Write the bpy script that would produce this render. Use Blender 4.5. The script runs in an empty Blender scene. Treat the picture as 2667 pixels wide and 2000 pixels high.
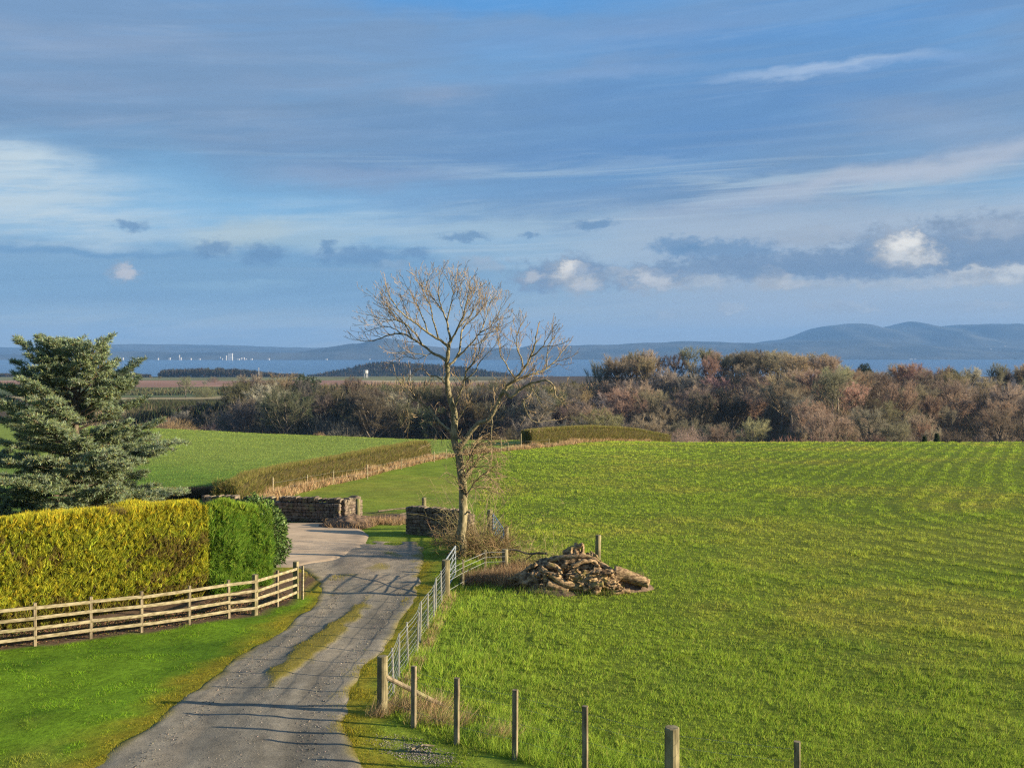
import bpy, bmesh, math, random
import numpy as np
from mathutils import Vector

random.seed(7)
rng = np.random.default_rng(11)
C = bpy.context.scene.collection
SC = bpy.context.scene

# ------------------------------------------------------------------ frame
F, YH, CX, CZ = 2700.0, 910.0, 1333.5, 9.0      # focal length and horizon of the photograph, eye height
SUN_EL, SUN_AZ = math.radians(14.0), math.radians(9.0)
EXPOSURE = 1.5
SKY = 0.1
SEA = CZ - 110.0

# ------------------------------------------------------------------ noise
def _h(ix, iy, s):
    v = np.sin(ix * 127.1 + iy * 311.7 + s * 74.7) * 43758.5453
    return v - np.floor(v)

def vn(x, y, s=0.0):
    x = np.asarray(x, float); y = np.asarray(y, float)
    ix, iy = np.floor(x), np.floor(y)
    fx, fy = x - ix, y - iy
    fx = fx * fx * (3 - 2 * fx); fy = fy * fy * (3 - 2 * fy)
    a, b = _h(ix, iy, s), _h(ix + 1, iy, s)
    c, d = _h(ix, iy + 1, s), _h(ix + 1, iy + 1, s)
    return a + (b - a) * fx + (c - a) * fy + (a - b - c + d) * fx * fy

def fbm(x, y, s=0.0, o=3):
    t, a, n = 0.0, 1.0, 0.0
    for k in range(o):
        t = t + a * vn(x * 2 ** k, y * 2 ** k, s + k * 3.1); n += a; a *= 0.5
    return t / n

def sst(a, b, x):
    t = np.clip((np.asarray(x, float) - a) / (b - a), 0, 1)
    return t * t * (3 - 2 * t)

# ------------------------------------------------------------------ terrain
_PD = np.array([-200, -60, 0, 18.8, 30, 45, 70, 100, 130, 150, 162, 175, 200, 235, 270, 320, 380, 440, 500, 560, 700, 1000, 1500, 2000, 2600, 3000, 3400, 4200, 60000.])
_PH = np.array([7.0, 6.8, 7.0, 7.6, 8.2, 9.0, 10.2, 11.55, 12.75, 13.6, 14.6, 16.4, 20.5, 26, 31, 34, 34, 31, 29, 28.5, 31, 35, 45, 55, 68, 90, 125, 140, 160.])
_S = np.gradient(_PH, _PD)
for _k in range(1, len(_PD) - 1):
    _a = (_PH[_k] - _PH[_k - 1]) / (_PD[_k] - _PD[_k - 1]); _b = (_PH[_k + 1] - _PH[_k]) / (_PD[_k + 1] - _PD[_k])
    _S[_k] = 0.0 if _a * _b <= 0 else 2 * _a * _b / (_a + _b)

def prof(D):
    D = np.clip(np.asarray(D, float), _PD[0], _PD[-1])
    k = np.clip(np.searchsorted(_PD, D) - 1, 0, len(_PD) - 2)
    w = _PD[k + 1] - _PD[k]; t = (D - _PD[k]) / w
    return ((2 * t ** 3 - 3 * t ** 2 + 1) * _PH[k] + (t ** 3 - 2 * t ** 2 + t) * w * _S[k]
            + (-2 * t ** 3 + 3 * t ** 2) * _PH[k + 1] + (t ** 3 - t ** 2) * w * _S[k + 1])

def G0(x, y):
    x = np.asarray(x, float); y = np.asarray(y, float)
    u = x / np.maximum(y, 30)
    s = np.interp(u, [-.6, -.45, -.356, -.234, -.087, .02, .1, .15, .6], [44, 38, 30, 16, 5, 3, 2, 0, 0])
    w = sst(75, 145, y) * (1 - sst(240, 330, y))
    z = CZ - prof(y - s * w)
    # the wooded hill on the right beyond the valley
    b = 18.0 * sst(.02, .17, u) - 7.5 * sst(.26, .42, u)
    z = z + b * np.exp(-((y - 425) / np.where(y < 425, 95., 130.)) ** 2)
    z = z + (10 * np.exp(-((u - .305) / .045) ** 2) - 7 * np.exp(-((u - .185) / .07) ** 2)) * sst(250, 300, y) * sst(425, 350, y)  # spur and hollow shaped to cast shade over the hill's left slope
    # a gentle wooded shoulder on the left side of the valley
    b2 = np.interp(u, [-.45, -.36, -.28, -.1, .05], [4, 4, 2, 0, 0])
    z = z + b2 * np.exp(-((y - 420) / 80.) ** 2)
    z = z + (fbm(x * .012, y * .012, 5.) - .5) * 3.0 * sst(230, 330, y) * (1 - sst(2600, 3000, y))
    return z

def gp(px, py, d0=6.0, d1=230.0):
    """the point of the ground that shows at this place of the photograph"""
    D = np.linspace(d0, d1, 6000)
    X = (px - CX) * D / F
    ray = CZ - (py - YH) * D / F
    hit = np.nonzero(ray <= G0(X, D))[0]
    k = hit[0] if len(hit) else len(D) - 1
    return np.array([X[k], D[k], float(G0(X[k], D[k]))])

def wp(px, py, D):
    return np.array([(px - CX) * D / F, D, CZ - (py - YH) * D / F])

def poly_w(pts):
    return np.array([gp(*p) for p in pts])

# outlines on the ground
DL = poly_w([(256, 2000), (338, 1938), (415, 1885), (492, 1827), (559, 1769), (641, 1711), (723, 1663), (791, 1610), (838, 1571), (850, 1537), (835, 1509), (800, 1489), (780, 1478)])
DR = poly_w([(935, 2000), (905, 1945), (884, 1881), (892, 1808), (934, 1736), (989, 1688), (1061, 1579), (1085, 1519), (1098, 1470), (1108, 1440), (1085, 1405), (1050, 1385)])
FENCE_PX = [(-330, 1745), (-180, 1722), (-50, 1703), (92, 1687), (237, 1668), (370, 1651), (495, 1633), (598, 1615), (669, 1605), (726, 1583), (777, 1562)]
FW = poly_w(FENCE_PX)

def edge(poly, y, end=None):
    o = np.argsort(poly[:, 1])
    yy, xx = poly[o, 1], poly[o, 0]
    s = (xx[1] - xx[0]) / (yy[1] - yy[0])
    r = np.interp(y, yy, xx)
    return np.where(y < yy[0], xx[0] + np.clip(s, -1.2, .35) * (np.asarray(y) - yy[0]), r)

DEND = float(DL[-1, 1])
def drive_d(x, y):
    """distance inside the drive (positive) or outside (negative)"""
    l, r = edge(DL, y), edge(DR, y)
    d = np.minimum(x - l, r - x) * .85
    return np.minimum(d, (DEND + 7.4) - y)

YR = [(1362, 905), (1375, 942), (1392, 966), (1410, 963), (1425, 953), (1440, 925), (1458, 880), (1470, 815), (1478, 778)]
YRW = np.array([gp(x, y) for y, x in YR])
YD0, YD1 = float(YRW[-1, 1]), float(YRW[0, 1])
def yard_d(x, y):
    r = edge(YRW, y)
    return np.minimum.reduce([r - x, x + 32 + 0 * y, (y - YD0) * 1.0, YD1 - y])

def fence_x(y):
    return edge(FW, y)

def is_lawn(x, y):
    return (x < edge(DL, y)) & (x > fence_x(y)) & (y < FW[-1, 1] + 1.2)

def is_bed(x, y):
    """bare soil under the hedge, behind the timber fence"""
    return (x <= fence_x(y) + .12) & (x > fence_x(y) - 6.5) & (y < 41)

# wire fence line on the right (near) and metal fence
WF_PX = [(996, 1857), (1077, 1890), (1189, 1931), (1341, 1968), (1524, 2022), (1750, 2090), (2076, 2135)]
WF = poly_w(WF_PX)
GPOST = gp(1161, 1554)
def right_line(y):
    """x of the fence line that divides verge and field"""
    pts = np.array([WF[6], WF[5], WF[4], WF[3], WF[2], WF[1], WF[0], GPOST, gp(1190, 1500)])
    return edge(pts[::-1], y)

def rows_coord(x, y):
    """drill rows: straight over the far half of the field, swinging round on the near headland"""
    a = math.atan(.50)
    c1 = (x - 50) * math.cos(a) - (y - 58) * math.sin(a); c2 = -np.hypot(x - 50, y - 58)
    t = sst(86, 56, y)
    return c1 + (c2 - c1) * t + (fbm(x * .04, y * .04, 44.) - .5) * 1.6

def bumps(x, y):
    """small unevenness of the turf"""
    k = sst(13, 17, y) * (1 - sst(170, 230, y))
    b = (fbm(x * .55, y * .55, 2., 3) - .5) * .11 + (fbm(x * .16, y * .16, 9., 2) - .5) * .16
    inside = np.maximum(drive_d(x, y), np.where(y > YD0, yard_d(x, y), -9))
    calm = sst(-.05, -1.0, inside)
    b = b * (.12 + .88 * calm)
    b = b + .02 * sst(0., -.6, inside) * np.exp(np.minimum(inside, 0) / 2.5)      # turf stands a little above the gravel
    return b * k

def G(x, y):
    return G0(x, y) + bumps(np.asarray(x, float), np.asarray(y, float))

# ------------------------------------------------------------------ object helpers
def tag(o, label=None, cat=None, group=None, kind=None):
    if label: o['label'] = label
    if cat: o['category'] = cat
    if group: o['group'] = group
    if kind: o['kind'] = kind
    return o

def empty(name, loc=(0, 0, 0), rz=0.0):
    o = bpy.data.objects.new(name, None); C.objects.link(o)
    o.location = tuple(loc); o.rotation_euler = (0, 0, rz); o.empty_display_size = .3
    return o

def link(name, me, mat=None, parent=None, keep=True):
    o = bpy.data.objects.new(name, me); C.objects.link(o)
    if mat: me.materials.append(mat)
    if parent is not None:
        o.parent = parent
        if keep: o.location = -Vector(parent.location)     # the mesh holds world coordinates
    return o

def mesh_np(name, V, Fc, mat=None, parent=None, col=None, smooth=False, keep=True):
    V = np.ascontiguousarray(V, np.float32); Fc = np.ascontiguousarray(Fc, np.int32)
    k = Fc.shape[1]
    me = bpy.data.meshes.new(name)
    me.vertices.add(len(V)); me.vertices.foreach_set('co', V.ravel())
    me.loops.add(Fc.size); me.loops.foreach_set('vertex_index', Fc.ravel())
    me.polygons.add(len(Fc)); me.polygons.foreach_set('loop_start', np.arange(0, Fc.size, k, dtype=np.int32))
    if smooth: me.polygons.foreach_set('use_smooth', np.ones(len(Fc), bool))
    if col is not None:
        a = me.color_attributes.new('col', 'FLOAT_COLOR', 'POINT')
        c4 = np.ones((len(V), 4), np.float32); c4[:, :3] = col
        a.data.foreach_set('color', c4.ravel())
    me.update(calc_edges=True)
    return link(name, me, mat, parent, keep)

class MB:
    """collects shapes for one mesh"""
    def __init__(s): s.v, s.f, s.n, s.c = [], [], 0, []
    def add(s, V, Fs, col=None):
        V = np.asarray(V, float); s.v.append(V)
        for f in Fs: s.f.append([i + s.n for i in f])
        s.c.append(np.tile(np.asarray(col if col is not None else (1, 1, 1), float), (len(V), 1)))
        s.n += len(V)
    def box(s, p0, p1, w, h, up=(0, 0, 1), bev=0.0):
        """a bar from p0 to p1, w across, h along up"""
        p0, p1, up = np.asarray(p0, float), np.asarray(p1, float), np.asarray(up, float)
        d = (p1 - p0) / np.linalg.norm(p1 - p0)
        a = np.cross(d, up); a /= np.linalg.norm(a); b = np.cross(a, d); a = -a
        k = bev
        ring = [(-w / 2 + k, -h / 2), (w / 2 - k, -h / 2), (w / 2, -h / 2 + k), (w / 2, h / 2 - k), (w / 2 - k, h / 2), (-w / 2 + k, h / 2), (-w / 2, h / 2 - k), (-w / 2, -h / 2 + k)] if k else [(-w / 2, -h / 2), (w / 2, -h / 2), (w / 2, h / 2), (-w / 2, h / 2)]
        n = len(ring)
        V = [p + a * q[0] + b * q[1] for p in (p0, p1) for q in ring]
        Fs = [[i, (i + 1) % n, n + (i + 1) % n, n + i] for i in range(n)] + [list(range(n))[::-1], list(range(n, 2 * n))]
        s.add(V, Fs)
    def tube(s, P, R, n=6, cap=True, col=None, wob=0.0):
        P = np.asarray(P, float); R = np.broadcast_to(np.asarray(R, float), (len(P),))
        T = np.gradient(P, axis=0); T /= np.maximum(np.linalg.norm(T, axis=1, keepdims=True), 1e-9)
        ref = np.array([0.31, 0.2, 0.93]) if abs(T[0] @ np.array([0.31, 0.2, 0.93])) < .9 else np.array([1., 0, 0])
        A = np.cross(T, ref); A /= np.linalg.norm(A, axis=1, keepdims=True); B = np.cross(T, A)
        th = np.arange(n) * 2 * math.pi / n
        V = P[:, None, :] + R[:, None, None] * (np.cos(th)[None, :, None] * A[:, None, :] + np.sin(th)[None, :, None] * B[:, None, :])
        V = V.reshape(-1, 3)
        if wob: V = V + (rng.random(V.shape) - .5) * wob
        Fs = [[k * n + i, k * n + (i + 1) % n, (k + 1) * n + (i + 1) % n, (k + 1) * n + i] for k in range(len(P) - 1) for i in range(n)]
        if cap: Fs += [list(range(n))[::-1], list(range((len(P) - 1) * n, len(P) * n))]
        s.add(V, Fs, col)
    def build(s, name, mat=None, parent=None, smooth=False, colors=False, keep=True):
        V = np.concatenate(s.v) if s.v else np.zeros((0, 3))
        me = bpy.data.meshes.new(name); me.from_pydata(V.tolist(), [], s.f)
        if smooth: me.polygons.foreach_set('use_smooth', np.ones(len(me.polygons), bool))
        if colors:
            a = me.color_attributes.new('col', 'FLOAT_COLOR', 'POINT')
            c4 = np.ones((len(V), 4), np.float32); c4[:, :3] = np.concatenate(s.c); a.data.foreach_set('color', c4.ravel())
        me.update()
        return link(name, me, mat, parent, keep)

def unit(v): return v / np.maximum(np.linalg.norm(v, axis=-1, keepdims=True), 1e-9)
def rdir(n): return unit(rng.normal(size=(n, 3)))

def blades(P, Dr, L, W, col, face=None, tip=1.3):
    """one narrow triangle per blade: base P, direction Dr, length L, width W"""
    n = len(P); L = np.broadcast_to(L, (n,)); W = np.broadcast_to(W, (n,))
    s = unit(np.cross(Dr, rdir(n) if face is None else face)) * (W / 2)[:, None]
    V = np.stack([P - s, P + s, P + Dr * L[:, None]], 1).reshape(-1, 3)
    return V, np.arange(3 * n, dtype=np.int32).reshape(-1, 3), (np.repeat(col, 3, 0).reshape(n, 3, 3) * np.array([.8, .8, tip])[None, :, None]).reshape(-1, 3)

def leaves(P, Dr, L, W, col):
    n = len(P); L = np.broadcast_to(L, (n,)); W = np.broadcast_to(W, (n,))
    s = unit(np.cross(Dr, rdir(n))) * (W / 2)[:, None]; m = P + Dr * (L * .5)[:, None]
    V = np.stack([P, m + s, P + Dr * L[:, None], m - s], 1).reshape(-1, 3)
    return V, np.arange(4 * n, dtype=np.int32).reshape(-1, 4), np.repeat(col, 4, 0)

def pick(pal, n, jit=.18):
    pal = np.asarray(pal, float); c = pal[rng.integers(0, len(pal), n)]
    return np.clip(c * (1 + jit * rng.normal(size=(n, 1))) * (1 + .05 * rng.normal(size=(n, 3))), .004, .9)

# ------------------------------------------------------------------ materials
class NT:
    def __init__(s, mat):
        s.t = mat.node_tree; s.n = s.t.nodes; s.l = s.t.links
    def new(s, typ, **kw):
        n = s.n.new(typ)
        for k, v in kw.items(): setattr(n, k, v)
        return n
    def put(s, sock, v):
        if hasattr(v, 'is_output'): s.l.new(v, sock)
        elif v is not None:
            sock.default_value = (*v, 1.0) if isinstance(v, (tuple, list)) and len(v) == 3 and sock.type == 'RGBA' else v
    def m(s, op, *a):
        n = s.new('ShaderNodeMath', operation=op)
        for i, x in enumerate(a): s.put(n.inputs[i], x)
        return n.outputs[0]
    def add(s, a, b): return s.m('ADD', a, b)
    def sub(s, a, b): return s.m('SUBTRACT', a, b)
    def mul(s, a, b): return s.m('MULTIPLY', a, b)
    def ss(s, a, b, x, lo=0., hi=1.):
        n = s.new('ShaderNodeMapRange', interpolation_type='SMOOTHSTEP')
        if a > b: a, b, lo, hi = b, a, hi, lo
        s.put(n.inputs[0], x); n.inputs[1].default_value = a; n.inputs[2].default_value = b; n.inputs[3].default_value = lo; n.inputs[4].default_value = hi
        return n.outputs[0]
    def vec(s, x, y, z=0.):
        n = s.new('ShaderNodeCombineXYZ'); s.put(n.inputs[0], x); s.put(n.inputs[1], y); s.put(n.inputs[2], z); return n.outputs[0]
    def noise(s, v, scale, detail=3., rough=.5, out=0, dist=0.):
        n = s.new('ShaderNodeTexNoise'); s.put(n.inputs['Vector'], v); n.inputs['Scale'].default_value = scale
        n.inputs['Detail'].default_value = detail; n.inputs['Roughness'].default_value = rough; n.inputs['Distortion'].default_value = dist
        return n.outputs[out]
    def mix(s, f, a, b, mode='MIX'):
        n = s.new('ShaderNodeMix', data_type='RGBA', blend_type=mode)
        s.put(n.inputs[0], f); s.put(n.inputs[6], a); s.put(n.inputs[7], b); return n.outputs[2]

def new_mat(name):
    m = bpy.data.materials.new(name); m.use_nodes = True
    return m, NT(m)

def finish(t, col, rough=.8, bump=None, bs=.3, bd=.02, spec=.25, metal=0.):
    p = t.n['Principled BSDF']
    t.put(p.inputs['Base Color'], col); t.put(p.inputs['Roughness'], rough)
    p.inputs['Specular IOR Level'].default_value = spec; p.inputs['Metallic'].default_value = metal
    if bump is not None:
        b = t.new('ShaderNodeBump'); b.inputs['Strength'].default_value = bs; b.inputs['Distance'].default_value = bd
        t.put(b.inputs['Height'], bump); t.l.new(b.outputs[0], p.inputs['Normal'])

def pos(t): return t.new('ShaderNodeNewGeometry').outputs['Position']
def objpos(t): return t.new('ShaderNodeTexCoord').outputs['Object']

def mat_two(name, a, b, scale, rough=.85, bs=.4, bd=.02, detail=6., lo=.35, hi=.65, stretch=None, spec=.2, metal=0., attr=False, c=None):
    m, t = new_mat(name); v = objpos(t)
    if stretch:
        mp = t.new('ShaderNodeMapping'); mp.inputs['Scale'].default_value = stretch; t.put(mp.inputs['Vector'], v); v = mp.outputs[0]
    n = t.noise(v, scale, detail, .6)
    col = t.mix(t.ss(lo, hi, n), a, b)
    if c is not None: col = t.mix(t.ss(.55, .72, t.noise(v, scale * .23, 4., .6)), col, c)
    if attr: col = t.mix(1., col, t.new('ShaderNodeAttribute', attribute_name='col').outputs[0], 'MULTIPLY')
    finish(t, col, rough, n, bs, bd, spec, metal)
    return m

def mat_leaf(name, trans=.3, rough=.6, spec=.2, objcol=False, gloss=0.0):
    """foliage, blades and twigs: colour of each piece from its 'col' attribute"""
    m, t = new_mat(name)
    col = t.new('ShaderNodeAttribute', attribute_name='col').outputs[0]
    if objcol: col = t.mix(1., col, t.new('ShaderNodeObjectInfo').outputs['Color'], 'MULTIPLY')
    d = t.new('ShaderNodeBsdfDiffuse'); t.put(d.inputs[0], col)
    out = d.outputs[0]
    if trans:
        tr = t.new('ShaderNodeBsdfTranslucent'); t.put(tr.inputs[0], col)
        mx = t.new('ShaderNodeMixShader'); mx.inputs[0].default_value = trans
        t.l.new(out, mx.inputs[1]); t.l.new(tr.outputs[0], mx.inputs[2]); out = mx.outputs[0]
    if gloss:
        g = t.new('ShaderNodeBsdfGlossy'); g.inputs['Roughness'].default_value = .35; g.inputs[0].default_value = (.8, .85, .8, 1)
        mx = t.new('ShaderNodeMixShader'); mx.inputs[0].default_value = gloss
        t.l.new(out, mx.inputs[1]); t.l.new(g.outputs[0], mx.inputs[2]); out = mx.outputs[0]
    t.l.new(out, t.n['Material Output'].inputs[0]); t.n.remove(t.n['Principled BSDF'])
    return m

M = {}
M['grass'] = mat_leaf('grass_blade', .35)
M['straw'] = mat_leaf('dry_straw', .25)
M['twig'] = mat_leaf('twig', 0.0)
M['leaf'] = mat_leaf('needle_foliage', .38)
M['laurel'] = mat_leaf('glossy_leaf', .12, gloss=.015)
M['wood_twig'] = mat_leaf('woodland_twigs', .35, objcol=True)
M['wood_bark'] = mat_two('woodland_bark', (.13, .11, .085), (.24, .20, .15), 1.2)
M['bark'] = mat_two('ash_bark', (.11, .095, .045), (.30, .25, .145), 9., bs=.6, bd=.03, c=(.20, .19, .05), stretch=(1, 1, .35))
M['bough'] = mat_two('ash_bough', (.115, .10, .05), (.30, .25, .15), 7., bs=.4, bd=.02)
M['dark_bark'] = mat_two('cedar_bark', (.07, .055, .04), (.15, .12, .08), 7.)
M['rail'] = mat_two('weathered_rail', (.15, .12, .065), (.33, .28, .175), 5., stretch=(1, 1, 3), bs=.25, bd=.01, c=(.18, .17, .075))
M['post'] = mat_two('weathered_post', (.10, .078, .048), (.27, .215, .135), 9., stretch=(1, 1, .25), bs=.4, bd=.012, c=(.22, .21, .09))
M['mosspost'] = mat_two('mossy_post', (.10, .085, .045), (.28, .235, .13), 6., stretch=(1, 1, .25), bs=.5, bd=.015, c=(.17, .19, .05))
M['pale_post'] = mat_two('pale_stake', (.20, .19, .16), (.38, .36, .30), 9., stretch=(1, 1, .25), bs=.3, bd=.01)
M['wire'] = mat_two('galvanised_wire', (.20, .20, .19), (.30, .30, .29), 30., rough=.5, metal=.3, bs=.05)
M['galv'] = mat_two('galvanised_tube', (.24, .27, .29), (.36, .39, .41), 14., rough=.45, metal=.35, bs=.05)
M['blue'] = mat_two('blue_paint', (.10, .19, .36), (.20, .30, .47), 10., rough=.5, bs=.08)
M['stone'] = mat_two('wall_stone', (.085, .065, .048), (.19, .15, .11), 7., bs=.7, bd=.03, attr=True, c=(.20, .19, .10))
M['soil'] = mat_two('bare_soil', (.075, .05, .035), (.17, .115, .075), 5., bs=.8, bd=.05, detail=9.)
M['stump'] = mat_two('gnarled_wood', (.065, .04, .02), (.38, .26, .14), 4.5, bs=1.0, bd=.10, detail=9., lo=.40, hi=.62, c=(.25, .21, .035))
M['root'] = mat_two('bare_root', (.11, .065, .032), (.40, .275, .15), 7., bs=.8, bd=.03, stretch=(1, 1, 2.5), c=(.26, .21, .06))
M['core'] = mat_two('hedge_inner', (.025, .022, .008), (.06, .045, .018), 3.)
M['hill'] = mat_two('far_hill', (.018, .024, .024), (.07, .07, .058), .0016, bs=0., detail=9., lo=.40, hi=.62)
M['pale'] = mat_two('pale_render', (.36, .355, .345), (.46, .455, .445), .1, bs=0.)
M['greyb'] = mat_two('grey_render', (.38, .36, .34), (.5, .48, .45), .1, bs=0.)
M['slate'] = mat_two('slate_roof', (.10, .10, .11), (.16, .16, .17), .3, bs=0.)

# ------------------------------------------------------------------ ground sheet
def axis(lo, hi, step, a, b, grow):
    v = list(np.arange(lo, hi + 1e-6, step)); s = step
    while v[-1] < b: s *= grow; v.append(v[-1] + s)
    s = step
    while v[0] > a: s *= grow; v.insert(0, v[0] - s)
    return np.array(v)

GREEN = np.array([.160, .215, .024]); YELL = np.array([.230, .238, .036]); DEEP = np.array([.108, .170, .022])
LAWN = np.array([.135, .235, .015]); MOSS = np.array([.245, .195, .020]); SOIL = np.array([.11, .072, .045]); STRAW = np.array([.34, .26, .15])

def turf_colour(x, y):
    """the colour the grass itself has at a place: lusher, yellower or mossier"""
    x = np.asarray(x, float); y = np.asarray(y, float)
    n1 = fbm(x * .09, y * .09, 21., 3)[..., None]; n2 = fbm(x * .5, y * .5, 27., 3)[..., None]
    c = GREEN + (YELL - GREEN) * sst(.46, .80, n1 * .6 + n2 * .4)
    c = c + (DEEP - c) * sst(.56, .80, n2 * .5 + fbm(x * .21, y * .21, 33., 2)[..., None] * .5) * .75
    rl = right_line(y); lushness = (sst(-.2, .6, x - rl) * sst(4.5, 1.2, x - rl) * (y < 50))[..., None]
    c = c + (DEEP * 1.25 - c) * lushness * .45 * sst(.25, .6, n2)
    # trampled yellow patch running out from the stump
    far = (sst(8, 14, x) * sst(60, 52, y) * sst(40, 46, y))[..., None]
    c = c + (YELL * 1.05 - c) * far * .5
    c = c * (1 + .18 * sst(90, 150, y)[..., None])
    # left field, beyond the hedge: a paler even crop
    lf = ((y > 50) & (x < HX(y)))[..., None]
    base = np.array([.18, .235, .046]) + (np.array([.12, .195, .032]) - np.array([.18, .235, .046])) * sst(118, 96, y + n1[..., 0] * 14)[..., None]
    c = np.where(lf, base * (1 + .25 * (n2 - .5)), c)
    lw = is_lawn(x, y)[..., None]
    lc = LAWN + (np.array([.085, .165, .012]) - LAWN) * sst(.45, .7, n2)
    lc = lc + (YELL * .9 - lc) * sst(.52, .72, fbm(x * .8, y * .8, 51., 3))[..., None] * sst(23.5, 20.5, y)[..., None] * .9
    c = np.where(lw, lc, c)
    # moss and thin yellow turf next to the gravel
    dd = drive_d(x, y)
    ms = (sst(-.95, -.25, dd + (fbm(x * 1.3, y * 1.3, 61., 2) - .5) * 1.1) * (y < 44))[..., None]
    c = c + (MOSS - c) * ms * .85
    return c

# the field boundary with its hedge (base line), from the yard wall to the crest
HB_PX = [(640, 1321), (711, 1294), (790, 1272), (900, 1249), (1010, 1222), (1133, 1193), (1250, 1178), (1379, 1167), (1480, 1157)]
HB = np.array([gp(*p, 40, 165) for p in HB_PX])
def HX(y):
    return np.where(np.asarray(y) < HB[0, 1], -15.5, np.interp(y, HB[:, 1], HB[:, 0])) + np.maximum(np.asarray(y) - HB[-1, 1], 0) * .55

xs = axis(-34, 64, .5, -14000, 14000, 1.09)
ys = np.concatenate([axis(14, 110, .5, -60, 110, 1.12), np.arange(111, 240, 1.0), axis(240, 560, 4, 240, 4600, 1.06)[0:]])
ys = np.unique(ys)
X, Y = np.meshgrid(xs, ys)
Z = G(X, Y)
inside = np.maximum(drive_d(X, Y), np.where(Y > YD0, yard_d(X, Y), -9))
Z = Z - .10 * sst(.15, .5, inside)                              # the bed the gravel and concrete lie in
col = turf_colour(X, Y)
u = X / np.maximum(Y, 30)
litter = np.array([.085, .062, .040]) * (1 + .5 * (fbm(X * .05, Y * .05, 3.)[..., None] - .5))
col = col + (litter - col) * sst(205, 235, Y)[..., None]
def band(c, a, b, e, w=1.0):
    global col
    q = (sst(a - e, a + e, Y + (fbm(X * .006, Y * .004, 77.) - .5) * 11 * e) * sst(b + e, b - e, Y) * w)[..., None]
    col = col + (np.array(c) - col) * q
left = sst(.02, -.06, u)
band((.13, .15, .05), 455, 520, 12, left)
band((.40, .32, .17), 605, 665, 8, sst(-.20, -.26, u))
band((.10, .12, .05), 680, 990, 14, left)
band((.30, .17, .12), 1000, 1480, 25, left)
band((.16, .16, .07), 1500, 2400, 25, left)
band((.10, .16, .05), 560, 700, 20, sst(-.19, -.10, u) * left)
band((.36, .30, .16), 1180, 1480, 20, sst(-.16, -.10, u) * left)
col = np.where(((X > right_line(Y)) & (X > np.where(Y > 52, HX(Y), -99)) & (Y < 200))[..., None], col * .62, col)
col = np.where(is_lawn(X, Y)[..., None], col * .80, col)
bed = is_bed(X, Y)
col = np.where(bed[..., None], SOIL * (.8 + .6 * fbm(X * 1.2, Y * 1.2, 71.)[..., None]), col)
# trodden soil beyond the field gate and under the stump
SG = gp(985, 1350, 20, 120); ST = gp(1500, 1548)
q = np.exp(-(((X - SG[0]) / 2.6) ** 2 + ((Y - SG[1]) / 3.2) ** 2) ** 2)[..., None]
q = np.maximum(q, .8 * np.exp(-(((X - ST[0] + .4) / 2.6) ** 2 + ((Y - ST[1] - .6) / 1.3) ** 2) ** 2)[..., None])
q = q * sst(.2, .5, fbm(X * .9, Y * .9, 81.))[..., None]
col = col + (SOIL * .9 - col) * q
fv = sst(440, 520, Y)[..., None]; col = col * (1 + fv * (fbm(X * .012, Y * .008, 83., 4)[..., None] - .5) * .9)
nx, ny = len(xs), len(ys)
idx = np.arange(nx * ny).reshape(ny, nx)
Fc = np.stack([idx[:-1, :-1], idx[:-1, 1:], idx[1:, 1:], idx[1:, :-1]], -1).reshape(-1, 4)
m, t = new_mat('ground')
a = t.new('ShaderNodeAttribute', attribute_name='col').outputs[0]
P = pos(t)
n1 = t.noise(P, 6., 8., .7); n2 = t.noise(P, .9, 5., .6)
v = t.add(t.ss(.25, .75, n1, .62, 1.3), t.ss(.3, .7, n2, -.16, .16))
finish(t, t.mix(1., a, v, 'MULTIPLY'), .95, n1, .5, .06, .05)
ground = mesh_np('ground', np.stack([X, Y, Z], -1).reshape(-1, 3), Fc, m, None, col.reshape(-1, 3), True)
tag(ground, 'rolling green farmland falling away towards the sea', 'ground', kind='structure')

# ------------------------------------------------------------------ gravel drive
def strip(name, yv, lf, rf, nt, zf, mat, colf):
    Yg = np.repeat(yv[:, None], nt, 1); T = np.linspace(0, 1, nt)[None, :]
    l, r = lf(yv)[:, None], rf(yv)[:, None]
    Xg = l + (r - l) * T
    Zg = zf(Xg, Yg, T)
    i = np.arange(len(yv) * nt).reshape(len(yv), nt)
    Fq = np.stack([i[:-1, :-1], i[:-1, 1:], i[1:, 1:], i[1:, :-1]], -1).reshape(-1, 4)
    return mesh_np(name, np.stack([Xg, Yg, Zg], -1).reshape(-1, 3), Fq, mat, None, colf(Xg, Yg, T).reshape(-1, 3), True)

def moss_strip(x, y):
    """0..1 where the mossy strip between the wheel tracks lies"""
    c = np.array([gp(*p) for p in [(702, 1792), (745, 1747), (800, 1700), (850, 1660), (905, 1612), (945, 1575), (965, 1545)]])
    w = np.interp(y, c[:, 1], [.10, .30, .34, .34, .28, .12, 0.0])
    e = np.abs(x - edge(c, y)) - w + (fbm(x * 2.2, y * 1.1, 91., 3) - .5) * .55
    return sst(.14, -.08, e) * sst(c[0, 1] - .5, c[0, 1] + .3, y) * sst(c[-1, 1] + .2, c[-1, 1] - 2.5, y)

def drive_z(x, y, T):
    d = np.minimum(T, 1 - T)
    h = .02 + .03 * np.sin(T * math.pi) - .10 * sst(.10, 0., d) - .14 * sst(DEND + 6.6, DEND + 9.0, y + (fbm(x * 1.1, y * 1.1, 52., 3) - .5) * 5) + .03 * moss_strip(x, y)
    h = h + (fbm(x * 1.6, y * 1.1, 41., 3) - .5) * .05 - .03 * np.exp(-((T - .27) / .11) ** 2) - .03 * np.exp(-((T - .73) / .11) ** 2)
    return G0(x, y) + h

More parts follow.
